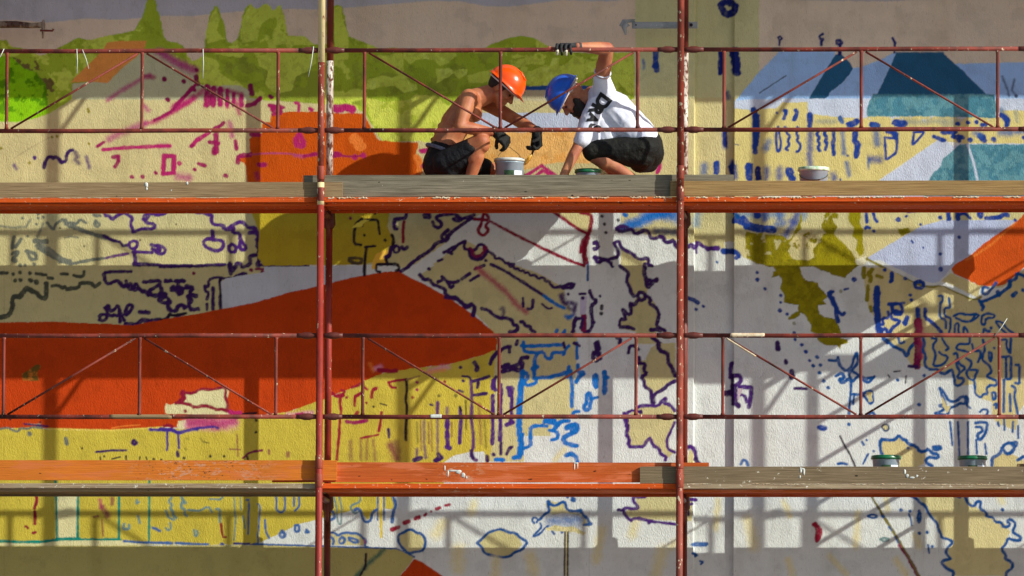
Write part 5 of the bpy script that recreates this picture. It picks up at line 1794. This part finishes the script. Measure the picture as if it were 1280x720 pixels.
# far arm
S2, E2, W2 = Q(607, 128, yA + .17), Q(644, 149, yA + .05), Q(670, 163, yA - .12)
capsule(bm, S2, .058, S2.lerp(E2, .5), .052); capsule(bm, S2.lerp(E2, .4), .052, E2, .043)
capsule(bm, E2, .043, E2.lerp(W2, .35), .045); capsule(bm, E2.lerp(W2, .3), .045, W2, .030)
# legs
H1, K1, A1 = Q(558, 201, yA - .11), Q(602, 177, yA - .20), Q(583, 238, yA - .15)
capsule(bm, H1, .085, K1, .061); capsule(bm, K1 + Vector((0, 0, -.005)), .058, K1 + Vector((.008, 0, -.03)), .05)
capsule(bm, K1, .052, K1.lerp(A1, .35) + Vector((-.015, 0, 0)), .054); capsule(bm, K1.lerp(A1, .3), .053, A1, .032)
H2, K2, A2 = Q(560, 203, yA + .10), Q(613, 212, yA + .12), Q(560, 239, yA + .16)
capsule(bm, H2, .082, K2, .055); capsule(bm, K2, .05, A2, .034)
body = fuse('body', bm, M['skinA'], A, .0055, 5)
eyes(CA, fA, uA, A)
bm = bmesh.new(); s_ = fA.cross(uA)
ell(bm, CA + uA * .036 - fA * .022, .099, .083, .088, fA, s_, uA); ell(bm, CA - fA * .055 + uA * .0, .052, .070, .055, fA, s_, uA)
for sg in (-1, 1): capsule(bm, CA + fA * .022 + uA * .03 + s_ * .068 * sg, .018, CA + fA * .02 - uA * .0 + s_ * .07 * sg, .012)
fuse('hair', bm, M['hair'], A, .005, 3)
helmet(Q(633, 104.5, yA - .01), Vector((.75, -.05, -.66)).normalized(), Vector((.66, -.04, .75)).normalized(), 'orhelm', A, .131)
# shorts
bm = bmesh.new()
capsule(bm, Q(549, 206, yA), .118, Q(555, 190, yA), .116, 1.32)
capsule(bm, Q(553, 222, yA), .10, Q(556, 206, yA), .105, 1.3)
capsule(bm, H1 + Vector((0, 0, -.01)), .105, H1.lerp(K1, .70) + Vector((0, 0, -.012)), .076)
capsule(bm, H1 + Vector((.04, 0, -.05)), .09, H1.lerp(K1, .60) + Vector((-.02, 0, -.07)), .06)
capsule(bm, H2, .10, H2.lerp(K2, .85), .075); capsule(bm, H2 + Vector((0, 0, -.03)), .09, H2.lerp(K2, .7) + Vector((0, 0, -.03)), .07)
fuse('shorts', bm, M['shortsA'], A, .006, 4, .012, .10)
bm = bmesh.new(); u_ = (Q(557, 184, yA) - Q(549, 206, yA)).normalized()
ring = []
for k in range(32):
    a = 2 * PI * k / 32; x_ = Vector((1, 0, 0)); x_ = (x_ - u_ * x_.dot(u_)).normalized()
    ring.append(Q(554.5, 188.5, yA) + x_ * math.cos(a) * .122 + Vector((0, 1, 0)) * math.sin(a) * .158)
tube(bm, ring + [ring[0]], .014, 8, cap=False); obj('waistband', bm, M['denim'], A, True)
# feet
for (an, dy) in ((A1, 0), (A2, 0)):
    bm = bmesh.new(); z = ZU + .035
    capsule(bm, (an.x - .02, an.y, z + .03), .036, (an.x - .02, an.y, z), .036); capsule(bm, (an.x - .03, an.y, z), .036, (an.x + .13, an.y, z - .008), .03, 1.15)
    capsule(bm, (an.x + .12, an.y, z - .008), .03, (an.x + .17, an.y, z - .012), .024, 1.3)
    fuse('shoe', bm, M['ink'], A, .006, 4)
# gloves
def glove_hang(name, wrist, dirn, knuck, parent, vox=.0035, k_=1.2):
    """hanging, curled hand: dirn points from wrist to knuckles; fingers curl towards knuck"""
    bm = bmesh.new(); d = dirn.normalized(); c = knuck.normalized(); c = (c - d * c.dot(d)).normalized(); s = d.cross(c).normalized()
    capsule(bm, wrist - d * .025, .031, wrist + d * .02, .030)
    for k in (-1, -.33, .33, 1): capsule(bm, wrist + d * .015 + s * .016 * k, .019, wrist + d * .085 + s * .029 * k, .0155, n=10)
    for k, ln in ((-1, .9), (-.33, 1.05), (.33, 1.0), (1, .8)):
        b0 = wrist + d * .088 + s * .029 * k
        b1 = b0 + (d * .72 + c * .6).normalized() * .036 * ln; b2 = b1 + (d * .05 + c * .99).normalized() * .024 * ln; b3 = b2 + (-d * .72 + c * .55).normalized() * .019 * ln
        finger(bm, [b0, b1, b2, b3], .0118)
    t0 = wrist + d * .03 - s * .026 + c * .01; t1 = t0 + (d * .6 + c * .7 - s * .35).normalized() * .038; t2 = t1 + (d * .5 + c * .75 + s * .4).normalized() * .03
    finger(bm, [t0, t1, t2], .0135)
    for v in bm.verts:
        q_ = v.co - wrist; v.co = wrist + d * q_.dot(d) * .98 + c * (q_ - d * q_.dot(d)).dot(c) * 1.25 + s * q_.dot(s) * 1.2
    return fuse(name, bm, M['glove'], parent, vox, 3, .004, .02)
glove_hang('glove', W1 + Vector((.012, 0, -.004)), Vector((.72, .15, -.62)), Vector((.35, .35, -.6)), A)
glove_hang('glove', W2 + Vector((.006, 0, -.022)), Vector((-.02, .0, -1)), Vector((-.55, -.65, -.1)), A)
# brush held over the pail
br = empty('paint_brush', tuple(Q(665, 190, .38)), 'dark handled brush dripping yellow paint in the raised glove above the pail', 'brush')
bm = bmesh.new(); tube(bm, [Q(670, 176, .36), Q(667, 187, .38), Q(664.5, 194, .39)], [.007, .008, .006], 8); obj('brush_handle', bm, M['ink'], br, True)
bm = bmesh.new(); tube(bm, [Q(664.5, 193, .39), Q(661, 199, .40), Q(657, 204, .41), Q(655, 206, .41)], [.008, .014, .012, .004], 8); obj('bristles', bm, M['yellowp'], br, True)
bm = bmesh.new(); tube(bm, [Q(663, 193, .385), Q(658, 199.5, .40), Q(652, 201, .41), Q(650, 205, .41)], [.003, .005, .006, .003], 6); obj('paint_drip', bm, M['yellowp'], br, True)

# ---- the bearded worker in a white shirt
yB = .49
B = empty('person', (P(775, 248, yB).x, yB, ZU), 'bearded person in blue helmet and white printed shirt, one arm up on the top rail', 'person')
fB = Vector((-.52, -.10, -.85)).normalized(); uB = Vector((-.83, -.10, .55)); uB = (uB - fB * uB.dot(fB)).normalized()
CB = Q(716, 122.5, yB - .04); sB = fB.cross(uB).normalized()
bm = bmesh.new()
head_parts(bm, CB, fB, uB)
capsule(bm, CB - uB * .07 - fB * .02, .062, Q(744, 120, yB), .070); capsule(bm, Q(740, 118, yB), .06, Q(752, 128, yB), .09)
capsule(bm, Q(765, 145, yB), .10, Q(800, 185, yB), .11, 1.2)
S3, E3, W3 = Q(752, 97, yB - .16), Q(759, 61, yB - .33), Q(722, 58.5, .035)
capsule(bm, S3 + Vector((0, .02, -.05)), .058, S3, .052); capsule(bm, S3, .054, S3.lerp(E3, .5), .055); capsule(bm, S3.lerp(E3, .4), .055, E3, .047)
capsule(bm, E3, .047, E3.lerp(W3, .3), .047); capsule(bm, E3.lerp(W3, .25), .047, W3, .030)
S4, E4, W4 = Q(733, 150, yB - .10), Q(722, 184, yB - .18), Q(703, 222, yB - .22)
capsule(bm, S4, .05, E4, .038); capsule(bm, E4, .039, E4.lerp(W4, .3), .040); capsule(bm, E4.lerp(W4, .3), .040, W4, .028)
# hand of lower arm (bare, behind the board)
capsule(bm, W4, .027, W4 + Vector((-.02, 0, -.05)), .03, 1.2)
for k in range(4):
    b0 = W4 + Vector((-.03, -.03 + .02 * k, -.07)); finger(bm, [b0, b0 + Vector((-.03, 0, -.018)), b0 + Vector((-.055, 0, -.03))], .009)
finger(bm, [W4 + Vector((0, -.03, -.04)), W4 + Vector((.0, -.05, -.07)), W4 + Vector((-.02, -.055, -.09))], .010)
K3, H3, A3 = Q(738, 189, yB - .14), Q(806, 187, yB - .10), Q(795, 226, yB - .14)
capsule(bm, H3, .085, K3, .058); capsule(bm, K3 + Vector((.01, 0, -.02)), .054, K3.lerp(A3, .35) + Vector((0, 0, -.01)), .056); capsule(bm, K3.lerp(A3, .3), .056, A3, .034)
K4, H4, A4 = Q(752, 196, yB + .18), Q(806, 187, yB + .10), Q(780, 232, yB + .14)
capsule(bm, H4, .085, K4, .058); capsule(bm, K4, .052, A4, .034)
fuse('body', bm, M['skinB'], B, .0055, 5)
eyes(CB, fB, uB, B)
bm = bmesh.new()   # beard
def LB(a, b, c): return CB + fB * a + uB * b + sB * c
capsule(bm, LB(.01, -.03, .064), .026, LB(.04, -.095, .04), .044); capsule(bm, LB(.01, -.03, -.064), .026, LB(.04, -.095, -.04), .044)
capsule(bm, LB(.07, -.108, .02), .034, LB(.07, -.108, -.02), .034); capsule(bm, LB(.095, -.045, .02), .009, LB(.095, -.045, -.02), .009)
capsule(bm, LB(.085, -.075, .02), .022, LB(.085, -.075, -.02), .022); ell(bm, LB(.045, -.105, 0), .05, .05, .036, fB, sB, uB)
for sg in (-1, 1): ell(bm, LB(.052, -.062, .046 * sg), .034, .026, .034, fB, sB, uB)
fuse('beard', bm, M['hair'], B, .005, 3, .006, .012)
bm = bmesh.new(); ell(bm, LB(-.015, .045, 0), .096, .079, .082, fB, sB, uB); fuse('headscarf', bm, M['strap'], B, .006, 3)
helmet(Q(706.5, 117, yB - .04), Vector((-.46, -.08, -.88)).normalized(), (Vector((-.88, -.08, .46))).normalized(), 'blhelm', B, .134, .016)
# shirt
bm = bmesh.new()
capsule(bm, Q(742, 122, yB), .066, Q(752, 126, yB), .098, 1.25)
capsule(bm, Q(750, 122, yB), .10, Q(768, 138, yB), .128, 1.5)
capsule(bm, Q(766, 138, yB), .132, Q(786, 158, yB), .138, 1.42)
capsule(bm, Q(786, 158, yB), .136, Q(802, 174, yB), .128, 1.35)
capsule(bm, Q(752, 150, yB - .08), .07, Q(760, 172, yB - .06), .085, 1.1)
capsule(bm, S3 + Vector((.02, .05, -.11)), .085, S3 + Vector((0, .0, -.012)), .062)
capsule(bm, Q(745, 132, yB - .13), .070, Q(728, 176, yB - .17), .062); capsule(bm, Q(738, 150, yB - .13), .066, Q(740, 176, yB - .13), .055)
up3 = (E3 - S3).normalized(); dn4 = (Q(722, 184, yB - .18) - Q(735, 140, yB - .1)).normalized()
shirt = fuse('shirt', bm, M['cloth_w'], B, .006, 5, .020, .11)
# hem and sleeve edges: thin rolled seams
def ringseam(name, c, d, r, mat, par, wide=1.0, th=.004):
    d = d.normalized(); u, v = frame(d); b = bmesh.new(); pts = [c + u * math.cos(a) * r + v * math.sin(a) * r * wide for a in [2 * PI * k / 28 for k in range(29)]]
    tube(b, pts, th, 6, cap=False); return obj(name, b, M[mat], par, True)
ringseam('sleeve_hem', S3 + up3 * .045, up3, .056, 'cloth_w', B, 1.05, .006)
# shorts
bm = bmesh.new()
capsule(bm, Q(808, 180, yB), .112, Q(812, 192, yB), .105, 1.4)
capsule(bm, H3 + Vector((0, 0, .005)), .105, K3 + Vector((.02, 0, .0)), .078); capsule(bm, H3 + Vector((-.02, 0, -.05)), .095, Q(772, 192, yB - .13), .075)
capsule(bm, Q(800, 203, yB - .06), .075, Q(812, 204, yB), .062, 1.2)
capsule(bm, H4, .105, K4 + Vector((.03, 0, 0)), .078)
fuse('shorts', bm, M['shortsB'], B, .006, 4, .016, .12)
for an in (A3, A4):
    bm = bmesh.new(); z = ZU + .036
    capsule(bm, (an.x, an.y, z + .02), .036, (an.x, an.y, z), .036); capsule(bm, (an.x + .01, an.y, z), .036, (an.x - .16, an.y, z - .006), .028, 1.2)
    fuse('shoe', bm, M['ink'], B, .006, 4)
# gloved hand closed over the top rail
zt = zx(708, 62.2); bm = bmesh.new(); bt = bmesh.new()
capsule(bm, W3 + Vector((.012, .01, .0)), .033, Vector((P(716, 60, .03).x, .035, zt + .022)), .030, 1.1)
capsule(bm, Vector((P(717, 60, .03).x, .034, zt + .024)), .026, Vector((P(702, 60, .03).x, .026, zt + .030)), .022, 1.2)
for k, px_ in enumerate((696.5, 702.0, 707.5, 713.5)):
    x = P(px_, 62, 0).x; ln = (.92, 1.0, 1.02, .85)[k]
    p0 = Vector((x + .006, .030, zt + .032)); p1 = Vector((x, -.004, zt + .036)); p2 = Vector((x - .003, -.026, zt + .010)); p3 = Vector((x - .002 + .004, -.024, zt - .018 * ln)); p4 = Vector((x + .003, -.012, zt - .034 * ln))
    finger(bm, [p0, p1, p2, p3], .0125)
    if k in (0, 2): capsule(bt, p3 + Vector((0, 0, .006)), .0125, p4, .0105, n=10)
    else: capsule(bm, p3, .0115, p4, .0105, n=10)
finger(bm, [Vector((P(706, 60, 0).x, .045, zt + .02)), Vector((P(697, 60, 0).x, .038, zt + .012))], .015)
gl = fuse('glove', bm, M['gloveB'], B, .0035, 3, .003, .02)
fuse('glove_fingertips', bt, M['fingertip'], B, .0035, 2)
bm = bmesh.new(); finger(bm, [Vector((P(697, 60, 0).x, .036, zt + .012)), Vector((P(691, 60, 0).x, .030, zt + .014)), Vector((P(686, 60, 0).x, .022, zt + .018))], .0115)
fuse('thumb', bm, M['skinB'], B, .0035, 2)
# printed letters on the shirt
dg = bpy.context.evaluated_depsgraph_get()
from mathutils.bvhtree import BVHTree
bms = bmesh.new(); bms.from_mesh(shirt.data); bvh = BVHTree.FromBMesh(bms)
for ch, px_, py_, sz, rot in (('D', 750.0, 120.5, .130, -125), ('R', 741.8, 131.0, .112, -118), ('A', 738, 142.5, .085, -112), ('S', 740.5, 154.5, .105, -100)):
    cu = bpy.data.curves.new('t', 'FONT'); cu.body = ch; cu.size = sz; cu.align_x = 'CENTER'; cu.align_y = 'CENTER'; cu.offset = .007; cu.extrude = 0
    to = bpy.data.objects.new('t', cu); COL.objects.link(to); dg = bpy.context.evaluated_depsgraph_get()
    mt = bpy.data.meshes.new_from_object(to.evaluated_get(dg)); bpy.data.objects.remove(to)
    b = bmesh.new(); b.from_mesh(mt); bmesh.ops.triangulate(b, faces=b.faces)
    for _ in range(3): bmesh.ops.subdivide_edges(b, edges=[e for e in b.edges if e.calc_length() > .012], cuts=1); bmesh.ops.triangulate(b, faces=b.faces)
    R_ = Matrix.Rotation(math.radians(rot), 3, 'Z')
    for v in b.verts:
        c = R_ @ v.co; o_ = P(px_, py_, 0) + Vector((c.x, 0, c.y))
        hit = bvh.ray_cast(Vector((o_.x, -.5, o_.z)), Vector((0, 1, 0)))[0]
        v.co = (hit + Vector((0, -.0025, 0))) if hit is not None else Vector((o_.x, yB - .1, o_.z))
    obj('printed_letter', b, M['ink'], B)
